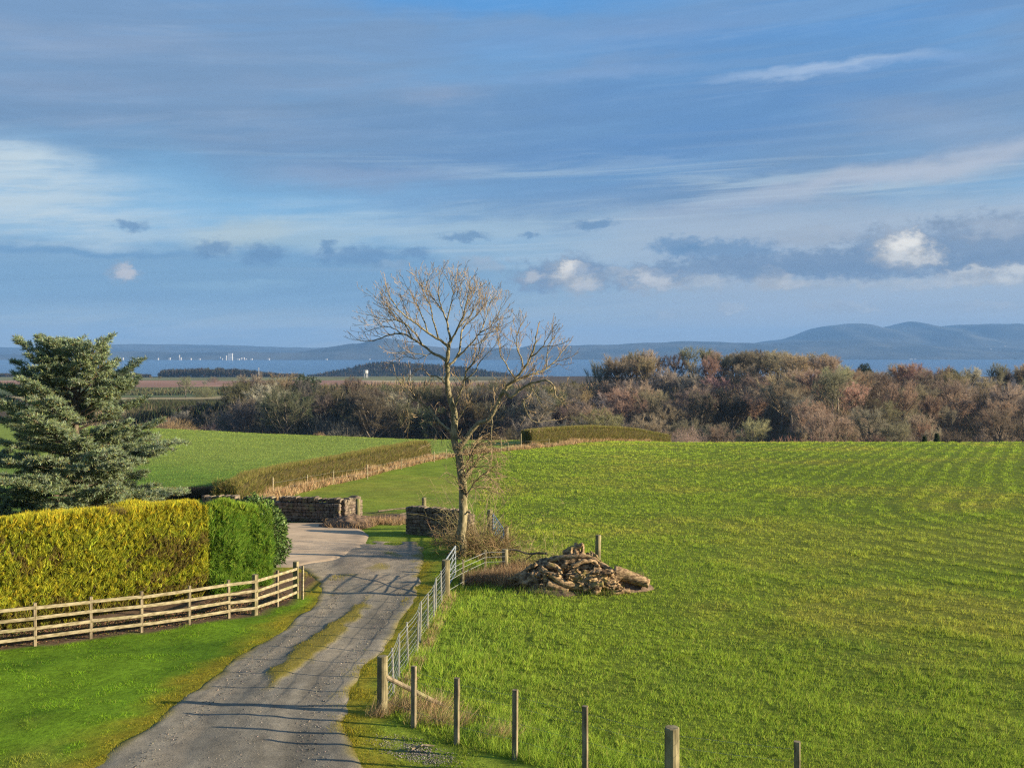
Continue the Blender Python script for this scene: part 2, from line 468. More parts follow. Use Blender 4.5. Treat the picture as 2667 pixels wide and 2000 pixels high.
def drive_c(x, y, T):
    n = fbm(x * .7, y * .35, 43., 3)[..., None]
    c = np.array([.195, .172, .132]) * (.72 + .6 * n)
    tr = (np.exp(-((T - .27) / .10) ** 2) + np.exp(-((T - .73) / .10) ** 2))[..., None]
    st_ = fbm(T * 17 + .2 * np.sin(y * .3), y * .10, 53., 3)[..., None]; c = c * (1 - .14 * tr) * (.72 + .56 * st_)
    tan_ = sst(.56, .70, fbm(T * 7., y * .16, 54., 3))[..., None]; c = c + (np.array([.29, .235, .165]) - c) * tan_ * .45
    brown = (sst(33.5, 38.5, y + (n[..., 0] - .5) * 5))[..., None]
    c = c + (np.array([.26, .205, .145]) * (.6 + .8 * n) - c) * brown * .85
    dusty = sst(.5, .72, fbm(x * .5, y * .22, 47., 3))[..., None]
    c = c + (np.array([.30, .25, .18]) - c) * dusty * .6
    mo = np.maximum(moss_strip(x, y), sst(.12, .03, np.minimum(T, 1 - T) + (fbm(x, y, 49., 2) - .5) * .12))
    g2 = sst(.62, .74, fbm(x * .55, y * .5, 57., 3)) * sst(38.5, 41, y) * .85      # turf creeping over the far end
    mo = np.maximum(mo, g2)[..., None]
    return c + (MOSS * .8 - c) * mo * .9

m, t = new_mat('gravel')
a = t.new('ShaderNodeAttribute', attribute_name='col').outputs[0]; P = pos(t)
n1 = t.noise(P, 26., 8., .75); n2 = t.noise(P, 3.2, 6., .65); vor = t.new('ShaderNodeTexVoronoi'); t.put(vor.inputs['Vector'], P); vor.inputs['Scale'].default_value = 22.
st = t.ss(.26, .12, vor.outputs['Distance'])
v = t.add(t.ss(.25, .75, n1, .72, 1.24), t.ss(.3, .7, n2, -.16, .16))
cc = t.mix(t.mul(t.ss(.62, .70, n2), t.mul(st, .7)), t.mix(1., a, v, 'MULTIPLY'), (.34, .29, .23))
finish(t, cc, .92, t.add(n1, t.mul(n2, .8)), .45, .03, .15)
yv = np.concatenate([np.arange(6, 24, .12), np.arange(24, 50, .2)]); yv = yv[yv < DEND + 9.4]
def lfun(y): return edge(DL, np.minimum(y, DEND)) - .45 + .30 * (fbm(y * .9, y * 0, 3.) - .5) - np.where(y > DEND, (y - DEND) * .1, 0)
def rfun(y): return edge(DR, y) + .40 + .30 * (fbm(y * .8, y * 0, 4.) - .5)
drive = strip('drive', yv, lfun, rfun, 60, drive_z, m, drive_c)
tag(drive, 'grey gravel farm drive with a mossy strip between its wheel tracks', 'drive', kind='structure')

# ------------------------------------------------------------------ concrete yard
m, t = new_mat('yard_concrete')
a = t.new('ShaderNodeAttribute', attribute_name='col').outputs[0]; P = pos(t)
n1 = t.noise(P, 1.1, 6., .65); n2 = t.noise(P, 14., 6., .7)
finish(t, t.mix(1., a, t.add(t.ss(.3, .7, n1, .82, 1.12), t.ss(.3, .7, n2, -.08, .08)), 'MULTIPLY'), .85, n2, .25, .01, .2)
def yard_c(x, y, T):
    d = fbm(x * .35, y * .8, 63., 3)[..., None]
    c = np.array([.52, .38, .245]) * (.85 + .3 * d)
    e = sst(1.6, .2, yard_d(x, y) + (fbm(x * 1.2, y * 1.2, 64., 2) - .5))[..., None]
    return c + (np.array([.20, .16, .12]) - c) * e * .6
yy = np.arange(YD0 + .1, YD1 - .05, .22)
yard = strip('yard', yy, lambda y: -30 + 0 * y, lambda y: edge(YRW, y), 90,
             lambda x, y, T: G0(x, y) + .062 - .14 * sst(.35, 0., np.minimum(yard_d(x, y), y - YD0 + .12)), m, yard_c)
tag(yard, 'pinkish grey concrete farm road sweeping behind the hedge', 'road', kind='structure')

# ------------------------------------------------------------------ sea
m, t = new_mat('sea_water'); P = pos(t)
mp = t.new('ShaderNodeMapping'); mp.inputs['Scale'].default_value = (.004, .012, .01); t.put(mp.inputs['Vector'], P)
w = t.noise(mp.outputs[0], 6., 6., .6)
finish(t, (.025, .075, .15), .22, w, .5, 12., .4)
S = np.array([[-19000, 2500, SEA], [19000, 2500, SEA], [19000, 21000, SEA], [-19000, 21000, SEA]], float)
sea = mesh_np('sea', S, np.array([[0, 1, 2, 3]]), m); tag(sea, 'calm blue firth between the farmland and the far hills', 'sea', kind='structure')

# ------------------------------------------------------------------ far shore
def ridge(name, pts, D, depth, label, rough=.05, mat=None, foot=SEA - 6, seed=0.):
    """a range of hills: its skyline (px, py) at distance D, sloping down to the shore in front and behind"""
    px = np.linspace(pts[0][0], pts[-1][0], max(30, int((pts[-1][0] - pts[0][0]) / 7)))
    py = np.interp(px, [p[0] for p in pts], [p[1] for p in pts])
    py = py + (fbm(px * .022, px * 0, seed, 4) - .5) * 5.0; k = np.ones(3) / 3.; py = np.convolve(np.pad(py, 1, 'edge'), k, 'valid')
    zt = CZ - (py - YH) * D / F
    q = np.concatenate([np.linspace(0, 1, 15), np.linspace(1, 0, 8)[1:]])
    off = np.concatenate([np.linspace(-depth, 0, 15), np.linspace(0, depth, 8)[1:]])
    x0 = (px - CX) * D / F
    Xg = np.repeat(x0[None], len(q), 0); Yg = D + np.repeat(off[:, None], len(px), 1)
    prof_ = np.sin(q * math.pi / 2) ** 1.15
    n = (fbm(Xg / depth * 3.3, Yg / depth * 3.3, seed, 4) - .5) * 2 * rough
    Zg = foot + (zt[None] - foot) * (prof_[:, None] + n * np.sin(q * math.pi)[:, None])
    i = np.arange(Xg.size).reshape(Xg.shape)
    Fq = np.stack([i[:-1, :-1], i[:-1, 1:], i[1:, 1:], i[1:, :-1]], -1).reshape(-1, 4)
    o = mesh_np(name, np.stack([Xg, Yg, Zg], -1).reshape(-1, 3), Fq, mat or M['hill'], None, None, True)
    tag(o, label, 'hills', kind='structure'); return o

ridge('hills', [(1700, 925), (1850, 903), (1985, 893), (2060, 880), (2130, 853), (2195, 843), (2240, 844), (2285, 856), (2330, 848), (2368, 837), (2395, 844), (2445, 853), (2490, 845), (2570, 844), (2660, 851), (2760, 862), (2900, 880), (3050, 915)],
      15500, 3200, 'long blue range of hills on the far side of the firth', .16, seed=3.)
ridge('hills', [(1250, 930), (1380, 900), (1500, 900), (1600, 897), (1680, 892), (1800, 889), (1900, 892), (2000, 895), (2150, 887), (2230, 884), (2330, 893), (2420, 901), (2500, 905), (2600, 906), (2800, 908), (3100, 915)],
      12600, 1500, 'low dark blue wooded shore below the long hills', .13, seed=8.)
ridge('hills', [(720, 926), (800, 914), (850, 905), (900, 897), (945, 894), (972, 884), (1000, 880), (1030, 885), (1060, 896), (1100, 900), (1180, 906), (1260, 904), (1330, 908), (1450, 915)],
      11800, 900, 'blue hill with a rounded summit behind the far shore', .06, seed=5.)
ridge('hills', [(-700, 915), (-200, 908), (100, 904), (260, 900), (330, 898), (480, 896), (620, 900), (740, 903), (900, 907), (1100, 907), (1400, 910)],
      16200, 2600, 'low pale ridge inland of the far town', .05, seed=6.)
ridge('hills', [(-800, 930), (-300, 925), (0, 922), (200, 921), (330, 916), (500, 918), (640, 916), (760, 919), (900, 915), (1100, 917), (1300, 922), (1420, 930)],
      11300, 480, 'low coastal plain on which the far town stands', .06, seed=7.)
# the wooded headland on the near shore
HEAD = [(790, 984), (830, 977), (880, 967), (915, 960), (950, 951), (995, 945), (1040, 947), (1090, 951), (1150, 954), (1220, 960), (1270, 969), (1320, 976), (1370, 984)]
ridge('hills', HEAD, 3100, 260, 'dark wooded headland on the near shore', .04, mat_two('wooded_hill', (.014, .018, .012), (.035, .03, .022), .03, bs=0., detail=6.), foot=CZ - 105, seed=9.)

# ------------------------------------------------------------------ camera, light, sky, air
cam = bpy.data.cameras.new('camera'); co = bpy.data.objects.new('camera', cam); C.objects.link(co)
co.location = (0, 0, CZ); co.rotation_euler = (math.pi / 2, 0, 0)
cam.sensor_width = 36; cam.lens = 36 * F / 2667; cam.shift_y = -(1000 - YH) / 2667; cam.clip_start = .5; cam.clip_end = 60000
SC.camera = co
sv = Vector((math.cos(SUN_EL) * math.cos(SUN_AZ), -math.cos(SUN_EL) * math.sin(SUN_AZ), math.sin(SUN_EL)))
L = bpy.data.lights.new('sun', 'SUN'); L.energy = 5.0; L.angle = math.radians(.55); L.color = (1.0, .86, .63)
lo = bpy.data.objects.new('sun', L); C.objects.link(lo); lo.rotation_euler = sv.to_track_quat('Z', 'Y').to_euler(); lo.location = sv * 200

W = bpy.data.worlds.new('World'); SC.world = W; W.use_nodes = True
t = NT(W)
sk = t.new('ShaderNodeTexSky', sky_type='NISHITA'); sk.sun_disc = False; sk.sun_elevation = SUN_EL; sk.sun_rotation = math.radians(90) + SUN_AZ
bg = t.n['Background']; bg.inputs['Strength'].default_value = SKY
K = 1.0 / (SKY * 2 ** EXPOSURE)
def tg(r, g, b, k=1.0):
    f = lambda c: ((c / 255. + .055) / 1.055) ** 2.4
    return (f(r) * K * k, f(g) * K * k, f(b) * K * k)
def au(px): return math.atan2(px - CX, F)
def av(px, py): return math.asin((YH - py) / math.sqrt((px - CX) ** 2 + F * F + (YH - py) ** 2))
d = t.new('ShaderNodeTexCoord').outputs['Generated']
sp = t.new('ShaderNodeSeparateXYZ'); t.put(sp.inputs[0], d)
U = t.m('ARCTAN2', sp.outputs[0], sp.outputs[1]); V0 = t.m('ARCSINE', sp.outputs[2])
def nz(su, sv_, seed, detail=5., rough=.55, tilt=0., dist=0.):
    return t.noise(t.vec(t.mul(U, su), t.mul(t.sub(V0, t.mul(U, tilt)), sv_), seed), 1., detail, rough, dist=dist)
wu = t.mul(t.sub(nz(11., 26., 1.7, 5., .6), .5), .085)
wv = t.mul(t.sub(nz(11., 26., 7.3, 5., .6), .5), .038)
Uw, Vw = t.add(U, wu), t.add(V0, wv)
nC = nz(70., 110., 2.9, 7., .68)
wu2 = t.mul(t.sub(nz(60., 90., 3.1, 6., .65), .5), .022)
wv2 = t.mul(t.sub(nz(60., 90., 5.9, 6., .65), .5), .017)
Uc, Vc = t.add(U, wu2), t.add(V0, wv2)
def blob(px, py, rx, ry, a=1.3, b=.1, tilt=0., crisp=False):
    uu, vv = (Uc, Vc) if crisp else (Uw, Vw)
    du = t.mul(t.sub(uu, au(px)), F / rx)
    dv = t.mul(t.sub(t.sub(vv, av(px, py)), t.mul(t.sub(uu, au(px)), tilt)), F / ry)
    r_ = t.m('SQRT', t.add(t.mul(du, du), t.mul(dv, dv)))
    if crisp: r_ = t.add(r_, t.mul(t.sub(nC, .5), 1.9))
    return t.ss(a, b, r_)
def over(c, mask, colr, k=1.0):
    return t.mix(t.mul(mask, k) if k != 1. else mask, c, colr)
# clear blue, paler towards the horizon
r = t.new('ShaderNodeValToRGB'); t.put(r.inputs[0], t.m('MULTIPLY', V0, 2.4))
stops = [(0., (190, 209, 221)), (.06, (164, 193, 215)), (.12, (128, 169, 208)), (.16, (118, 166, 210)), (.30, (122, 178, 226)), (.45, (108, 168, 222)), (.70, (98, 158, 220)), (1., (92, 150, 215))]
e = r.color_ramp.elements
e[0].position = 0; e[0].color = (*tg(*stops[0][1]), 1); e[1].position = 1; e[1].color = (*tg(*stops[-1][1]), 1)
for p, cl in stops[1:-1]:
    q = e.new(p); q.color = (*tg(*cl), 1)
c = t.mix(.85, sk.outputs[0], r.outputs[0])
# high veil of grey blue cloud in long bands
s1 = nz(1.5, 11., 2.2, 6., .5, tilt=.06, dist=.3); s2 = nz(3.2, 30., 9.1, 6., .55, tilt=.10, dist=.4); s3 = nz(9., 70., 4.4, 5., .6, tilt=.07)
veil = t.mul(t.ss(.41, .57, t.add(t.mul(s1, .65), t.mul(s2, .35))), t.ss(.085, .17, V0))
c = over(c, veil, tg(126, 158, 197), .78)
c = over(c, t.mul(blob(700, 320, 1300, 165, 1.25, .35, .02), t.ss(.25, .6, s2, .55, 1.)), tg(119, 154, 194), .9)
c = over(c, t.mul(blob(1500, 420, 900, 190, 1.3, .3, .02), t.ss(.25, .6, s2, .55, 1.)), tg(110, 152, 200), .85)
c = over(c, t.mul(blob(1950, 270, 750, 260, 1.3, .2, .04), t.ss(.3, .6, s2, .6, 1.)), tg(97, 147, 205), .8)
c = over(c, blob(1900, 500, 900, 60, 1.3, .2, .10), tg(110, 148, 192), .6)
c = over(c, t.mul(blob(2350, 440, 700, 150, 1.3, .2, .10), t.ss(.3, .6, s2, .5, 1.)), tg(128, 157, 190), .75)
c = over(c, blob(1300, -10, 520, 50, 1.3, .2), tg(92, 160, 228), .9)
c = over(c, t.mul(blob(2000, 60, 900, 60, 1.3, .1, .02), t.ss(.3, .6, s2)), tg(88, 150, 218), .5)
# lilac grey smudges high up
for (x, y, rx, ry, k) in [(180, 110, 420, 50, .5), (150, 235, 430, 45, .55), (900, 225, 400, 40, .4), (1130, 250, 130, 28, .6), (980, 465, 330, 32, .6), (780, 455, 200, 40, .4), (1600, 90, 500, 40, .3), (1560, 180, 250, 25, .35)]:
    c = over(c, t.mul(blob(x, y, rx, ry, 1.4, 0., .02), t.ss(.3, .65, s3, .5, 1.)), tg(150, 172, 205), k)
# broken bright streaks between the low cloud layers
s4 = nz(3.4, 80., 12.2, 7., .6, tilt=.03, dist=.7); s5 = nz(2.2, 24., 15.7, 6., .58, tilt=.05, dist=.5)
c = over(c, t.mul(t.mul(t.ss(.47, .64, s4), t.ss(.36, .6, s5)), t.mul(t.ss(.06, .085, V0), t.ss(.20, .14, V0))), tg(190, 214, 231), .75)
c = over(c, t.mul(t.ss(.50, .66, s5), t.mul(t.ss(.15, .20, V0), t.ss(.02, -.35, U))), tg(148, 174, 207), .55)
c = over(c, t.mul(t.ss(.48, .62, s4), t.mul(t.ss(.12, .16, V0), t.ss(.0, .3, U))), tg(146, 172, 204), .18)
# bright openings on the left
gap = t.mul(blob(180, 520, 620, 150, 1.3, .15), t.ss(.2, .6, s2, .45, 1.))
c = over(c, gap, tg(118, 184, 232), .8)
cir = t.ss(.42, .66, t.add(t.mul(s3, .5), t.mul(s2, .5)))
c = over(c, t.mul(blob(70, 560, 430, 130, 1.35, .1), t.ss(.30, .60, s3, .35, 1.)), tg(204, 224, 236), 1.)
c = over(c, t.mul(blob(40, 430, 240, 70, 1.4, .1, -.1), t.ss(.35, .6, s3, .3, 1.)), tg(206, 226, 238), .95)
c = over(c, t.mul(blob(800, 590, 900, 70, 1.3, .1), cir), tg(184, 213, 232), .95)
c = over(c, blob(615, 610, 160, 40, 1.3, .35, .20), tg(186, 209, 220), .9)
c = over(c, blob(770, 625, 160, 22, 1.3, .35, .06), tg(166, 198, 218), .7)
c = over(c, t.mul(blob(1500, 620, 700, 60, 1.3, .1), t.ss(.3, .6, s3, .3, 1.)), tg(170, 200, 223), .85)
# bands low on the left
lowm = t.mul(t.ss(.02, .05, V0), t.mul(t.ss(.105, .085, Vw), t.ss(.03, -.1, U)))
c = over(c, lowm, tg(112, 160, 203), .7)
c = over(c, blob(150, 655, 420, 12, 1.4, .2, .01), tg(110, 158, 203), .7)
c = over(c, blob(600, 745, 180, 14, 1.4, .2), tg(150, 190, 218), .6)
c = over(c, t.mul(t.ss(.42, .62, s3), t.ss(.085, .05, V0)), tg(136, 178, 212), .45)
# brighter, greyer low sky on the right
c = over(c, t.mul(t.ss(-.04, .28, U), t.ss(.145, .115, Vw)), tg(176, 194, 214), .88)
c = over(c, t.mul(t.mul(t.ss(-.05, .25, U), t.ss(.17, .12, Vw)), t.ss(.4, .62, s2)), tg(172, 190, 212), .6)
c = over(c, blob(2480, 428, 620, 36, 1.4, .1, .12), tg(186, 199, 218), .95)
c = over(c, blob(2480, 330, 300, 60, 1.4, .1, -.2), tg(148, 172, 205), .5)
c = over(c, t.mul(blob(2130, 183, 240, 17, 1.4, .2, .035), t.ss(.25, .55, s3, .4, 1.)), tg(164, 192, 228), 1.)
c = over(c, blob(2380, 165, 240, 10, 1.4, .1, .02), tg(132, 172, 222), .6)
c = over(c, blob(1560, 190, 300, 14, 1.4, .1, .02), tg(128, 168, 218), .5)
# ragged dark scud and cumulus near the horizon
dark = tg(116, 152, 192)
for (x, y, rx, ry) in [(340, 587, 42, 15), (555, 647, 48, 22), (690, 662, 52, 30), (855, 645, 24, 16), (930, 665, 120, 24), (1085, 660, 38, 16), (1215, 617, 68, 13), (1380, 612, 24, 11), (1545, 585, 55, 15), (1760, 640, 62, 26), (1900, 655, 150, 30)]:
    c = over(c, blob(x, y, rx, ry, 1.35, .45, crisp=True), tg(104, 146, 190), .75)
bank = tg(122, 150, 184)
for (x, y, rx, ry, k) in [(1480, 720, 150, 42, .85), (1700, 722, 110, 34, .8), (1880, 700, 190, 34, .7), (2150, 690, 330, 42, .9), (2330, 650, 120, 55, .85), (2560, 640, 220, 70, .85), (2600, 690, 200, 30, .8), (1500, 690, 60, 30, .8), (1395, 730, 60, 34, .6)]:
    c = over(c, blob(x, y, rx, ry, 1.3, .5, crisp=True), bank, k)
nB = nz(34., 52., 8.8, 6., .6)
def puff(x, y, rx, ry, k, w, lit=.45):
    """a cumulus: soft grey body, brighter lobes towards the sunlit upper right, ragged edge"""
    global c
    body = blob(x, y, rx * 1.25, ry * 1.2, 1.25, .25, crisp=True)
    c = over(c, body, tg(*[v * .86 for v in w]), k * .55)
    lobe = t.mul(blob(x + rx * .16, y - ry * .16, rx * .95, ry * .9, 1.15, .45, crisp=True), t.ss(.36, .60, t.add(nB, t.mul(t.sub(Uc, au(x)), lit * F / rx * .12))))
    c = over(c, lobe, tg(*w), k)
for (x, y, rx, ry, k, w) in [(2345, 648, 62, 48, 1., (248, 248, 243)), (2392, 672, 58, 26, .9, (236, 238, 236)), (2330, 675, 40, 24, .8, (222, 226, 228)),
                             (1490, 722, 56, 44, .95, (232, 232, 228)), (1478, 696, 30, 22, .95, (242, 241, 236)), (1515, 745, 52, 20, .7, (206, 211, 216)),
                             (1690, 728, 62, 32, .9, (216, 220, 224)), (1725, 748, 60, 14, .7, (206, 212, 219)), (2015, 727, 48, 28, .9, (226, 229, 230)), (2050, 742, 70, 14, .7, (208, 214, 220)),
                             (2350, 744, 90, 15, .5, (212, 219, 224)), (2520, 722, 70, 22, .8, (216, 222, 226)), (2625, 716, 80, 28, .85, (222, 227, 229)),
                             (325, 710, 34, 23, .9, (206, 208, 214)), (1380, 725, 36, 22, .7, (204, 209, 215)), (1900, 805, 44, 17, .8, (206, 214, 221)), (1730, 820, 36, 11, .6, (190, 204, 217)), (2180, 797, 80, 14, .7, (202, 212, 221)), (2250, 806, 44, 10, .6, (198, 209, 219)), (2560, 800, 90, 14, .5, (196, 207, 218))]:
    puff(x, y, rx, ry, k, w)
for (x, y, rx, ry, k, w) in [(1250, 690, 60, 22, .5, (176, 192, 210)), (1590, 715, 60, 22, .55, (196, 205, 214)), (1830, 735, 90, 20, .6, (200, 209, 217)), (2190, 738, 120, 16, .35, (204, 212, 219)), (2440, 738, 90, 18, .35, (210, 217, 223)), (2110, 620, 120, 24, .5, (178, 192, 209)), (2580, 600, 130, 30, .5, (182, 195, 211)), (1000, 690, 70, 14, .35, (160, 184, 208))]:
    puff(x, y, rx, ry, k, w)
c = over(c, t.mul(t.ss(.045, .004, V0), t.ss(-.35, .05, U)), tg(198, 209, 218), .55)
# dark flat undersides of the bank in front of its lit backs
for (x, y, rx, ry, k) in [(1530, 700, 46, 22, .6), (1720, 705, 44, 18, .6), (2120, 700, 200, 22, .55), (2300, 708, 120, 20, .5)]:
    c = over(c, blob(x, y, rx, ry, 1.3, .4, crisp=True), tg(118, 148, 184), k)
# fine streaks through all of the high cloud
fs = t.add(t.mul(nz(5., 95., 6.6, 7., .62, tilt=.08, dist=.6), .6), t.mul(nz(14., 60., 3.6, 7., .65, tilt=.03, dist=.8), .4))
c = t.mix(1., c, t.ss(.28, .72, fs, .95, 1.05), 'MULTIPLY')
c = over(c, t.mul(t.ss(.52, .70, fs), t.ss(.02, .06, V0)), tg(160, 184, 214), .15)
c = t.mix(1., c, (.965, .935, .905), 'MULTIPLY')
t.put(bg.inputs[0], c)

SC.view_settings.view_transform = 'Standard'; SC.view_settings.look = 'None'; SC.view_settings.exposure = EXPOSURE; SC.view_settings.gamma = 1
SC.cycles.use_denoising = False; SC.cycles.pixel_filter_type = 'BLACKMAN_HARRIS'; SC.cycles.filter_width = 1.25
SC.cycles.use_adaptive_sampling = False; SC.cycles.max_bounces = 6; SC.cycles.diffuse_bounces = 3; SC.cycles.glossy_bounces = 2; SC.cycles.transmission_bounces = 3; SC.cycles.transparent_max_bounces = 4

m, t = new_mat('haze_air'); t.n.remove(t.n['Principled BSDF'])
pv = t.new('ShaderNodeVolumePrincipled'); pv.inputs['Color'].default_value = (.175, .36, .70, 1); pv.inputs['Density'].default_value = .66e-4
pv.inputs['Anisotropy'].default_value = 0.
t.l.new(pv.outputs[0], t.n['Material Output'].inputs['Volume'])
try: m.cycles.homogeneous_volume = True; m.cycles.volume_sampling = 'DISTANCE'
except Exception: pass
hb = MB(); hb.box((0, -500, 200), (0, 23000, 200), 40000, 720)
haze = hb.build('haze', m); tag(haze, 'thin blue haze over the firth', 'haze', kind='stuff')
zlo, zhi = -162., 440.
for v_ in haze.data.vertices: v_.co.z = zlo if v_.co.z < 200 else zhi

# ================================================================== ASH TREE
TB = gp(1205, 1457); TD = TB[1]
def apx(p, dy=0.0):
    """a point of the close view of the tree, at its depth plus dy"""
    return wp(800 + .3617 * p[0], 650 + .3617 * p[1], TD + dy)

def smooth_line(P, n):
    P = np.asarray(P, float); k = len(P); s = np.linspace(0, k - 1, n)
    i = np.clip(s.astype(int), 0, k - 2); f = (s - i)[:, None]
    g = lambda j: P[np.clip(j, 0, k - 1)]
    p0, p1, p2, p3 = g(i - 1), g(i), g(i + 1), g(i + 2)
    return .5 * (2 * p1 + (p2 - p0) * f + (2 * p0 - 5 * p1 + 4 * p2 - p3) * f ** 2 + (3 * p1 - p0 - 3 * p2 + p3) * f ** 3)

ash = empty('ash_tree', TB)
tag(ash, 'tall leafless ash tree with greenish trunk and forked crown beside the drive', 'tree')
trunk_mb, limb_mb, twig_mb = MB(), MB(), MB()
BR = {}
def bough(key, par, pts, r0, r1, drift, mb=None, n=None):
    pts = [np.array(p, float) for p in pts]
    if par is None: dy0 = 0.0
    else:
        q = BR[par]; dy0 = q['dy'][np.argmin(np.linalg.norm(q['px'] - pts[0], axis=1))]
    n = n or max(6, len(pts) * 3)
    px = smooth_line(pts, n); dy = dy0 + drift * np.linspace(0, 1, n) ** 1.2
    P = np.array([apx(p, e) for p, e in zip(px, dy)])
    R = (r0 + (r1 - r0) * np.linspace(0, 1, n) ** .8) * (1.28 if par else 1.0)
    P[1:] += (rng.random((n - 1, 3)) - .5) * .05
    BR[key] = dict(px=px, dy=dy, P=P, R=R)
    (mb or limb_mb).tube(P, R, 9 if r0 > .08 else 6, wob=.012 if r0 > .08 else .004)

bough('t', None, [(1126, 2262), (1122, 2232), (1112, 2130), (1106, 2060), (1118, 1960), (1124, 1830), (1117, 1650), (1083, 1450), (1064, 1380), (1062, 1280), (1060, 1190), (1040, 1100), (1015, 1020), (1008, 930), (1014, 860), (1008, 810), (1022, 700), (1032, 640)], .21, .062, .3, trunk_mb, 48)
k0 = len(BR['t']['R']); BR['t']['R'][:4] *= [1.5, 1.25, 1.1, 1.03]
BR['t']['R'] *= 1.18; trunk_mb = MB(); trunk_mb.tube(BR['t']['P'], BR['t']['R'], 12, wob=.02)
B = bough
B('R', 't', [(1075, 1440), (1105, 1410), (1165, 1335), (1225, 1255), (1300, 1228), (1335, 1180), (1372, 1105), (1420, 1000), (1500, 930), (1560, 860), (1610, 770), (1640, 690), (1650, 610)], .105, .02, -1.2)
B('R2', 'R', [(1420, 1020), (1470, 1060), (1530, 1010), (1600, 965), (1690, 945), (1740, 950), (1775, 990), (1790, 1050), (1820, 1090), (1865, 1105)], .06, .012, -.9)
B('R3', 'R', [(1400, 1050), (1450, 985), (1530, 930), (1640, 890), (1720, 860), (1790, 800), (1850, 720)], .05, .012, 1.1)
B('R4', 'R', [(1560, 860), (1540, 780), (1510, 690), (1520, 590), (1550, 520)], .03, .009, 1.0)
B('R5', 'R', [(1610, 770), (1680, 720), (1730, 640), (1760, 590)], .028, .008, -.8)
B('R6', 'R3', [(1720, 860), (1730, 760), (1740, 680), (1790, 620)], .025, .008, .5)
B('R7', 'R', [(1330, 1190), (1330, 1300), (1325, 1380), (1335, 1460)], .03, .010, -.5)
B('R8', 'R2', [(1600, 965), (1640, 1040), (1690, 1120), (1760, 1150), (1800, 1120)], .022, .007, -.6)
B('R9', 'R2', [(1740, 950), (1790, 1010), (1770, 1060), (1830, 1060), (1850, 1010)], .018, .006, .6)
B('R10', 'R8', [(1640, 1040), (1560, 1090), (1590, 1180), (1640, 1240), (1720, 1230), (1790, 1225)], .018, .006, .8)
B('R11', 'R', [(1500, 930), (1440, 840), (1400, 770), (1380, 700), (1370, 620)], .026, .008, -1.0)
B('L', 't', [(1050, 1345), (1020, 1300), (980, 1265), (930, 1210), (880, 1150), (800, 1092), (740, 1060), (700, 1010), (660, 940), (628, 880)], .062, .010, .8)
B('L2', 'L', [(880, 1150), (850, 1160), (820, 1195), (795, 1200)], .022, .008, -.5)
B('L3', 'L', [(740, 1060), (720, 1140), (735, 1200), (728, 1310)], .018, .006, .4)
B('L4', 'L', [(800, 1092), (770, 1040), (730, 970), (740, 900)], .020, .006, -.9)
B('L5', 'L', [(930, 1210), (905, 1260), (935, 1330), (885, 1390)], .02, .006, -.5)
B('L6', 'L', [(740, 1065), (690, 1085), (650, 1080)], .014, .006, .3)
B('M', 't', [(1062, 1230), (1068, 1130), (1100, 1030), (1130, 940), (1150, 870), (1195, 815), (1232, 755), (1250, 680), (1300, 600)], .055, .010, -1.2)
B('M2', 't', [(1065, 1260), (1120, 1170), (1160, 1100), (1172, 1040)], .028, .008, -.8)
B('M3', 'M', [(1130, 940), (1210, 880), (1250, 800), (1330, 720), (1370, 640)], .024, .007, -.8)
B('S', 't', [(1005, 985), (960, 930), (915, 908), (880, 912)], .03, .015, .3)
B('A', 't', [(1010, 810), (965, 772), (900, 742), (830, 690), (750, 640), (690, 606), (600, 612), (520, 642), (440, 662), (352, 645)], .062, .008, 1.2)
B('A2', 'A', [(830, 690), (740, 560), (640, 510), (560, 500), (430, 470)], .034, .007, -.9)
B('A3', 'A', [(690, 606), (600, 560), (520, 560), (400, 600)], .022, .006, .8)
B('A4', 'A', [(750, 640), (720, 560), (620, 440), (540, 380), (480, 330)], .030, .007, 1.2)
B('A5', 'A', [(900, 742), (850, 760), (760, 745), (690, 740), (600, 745)], .020, .006, -.8)
B('A6', 'A5', [(850, 760), (800, 790), (690, 770), (620, 820)], .013, .005, .5)
B('D', 't', [(1016, 700), (950, 650), (870, 600), (800, 545), (720, 490), (650, 420), (590, 330), (570, 260)], .052, .007, -1.5)
B('D2', 'D', [(870, 600), (830, 480), (780, 380), (730, 290), (700, 240)], .030, .006, .9)
B('D3', 'D', [(950, 650), (910, 520), (880, 400), (830, 290), (820, 190)], .032, .006, -1.0)
B('U', 't', [(1030, 650), (1015, 560), (990, 480), (960, 400), (945, 310), (950, 220), (955, 150)], .048, .006, .6)
B('U2', 'U', [(1005, 520), (1030, 420), (1050, 320), (1040, 240), (1060, 180)], .030, .006, -1.1)
B('U3', 'U', [(975, 440), (900, 340), (860, 260), (880, 170)], .022, .006, 1.2)
B('E', 't', [(1034, 660), (1085, 565), (1130, 460), (1155, 350), (1170, 280), (1180, 210)], .042, .006, -1.3)
B('E2', 'E', [(1085, 565), (1170, 480), (1230, 380), (1260, 300)], .026, .006, 1.3)
B('E3', 'E', [(1130, 460), (1100, 380), (1110, 280), (1120, 220)], .018, .005, .6)
B('H', 't', [(1020, 830), (1080, 775), (1105, 690), (1112, 590), (1160, 530), (1240, 450), (1290, 380), (1330, 340)], .048, .007, 1.3)
B('H2', 'H', [(1080, 775), (1170, 690), (1240, 605), (1310, 560), (1375, 470), (1405, 380)], .036, .006, -1.4)
B('H3', 'H2', [(1240, 605), (1290, 500), (1310, 400), (1360, 340)], .022, .006, 1.0)
B('H4', 'H2', [(1170, 690), (1270, 660), (1330, 590), (1390, 540)], .02, .006, .9)
B('K', 't', [(1120, 1700), (1150, 1610), (1190, 1560), (1240, 1500), (1300, 1460), (1340, 1420)], .04, .008, -.6)
B('K2', 't', [(1125, 1830), (1170, 1730), (1230, 1650), (1290, 1600), (1360, 1560)], .04, .008, -1.0)
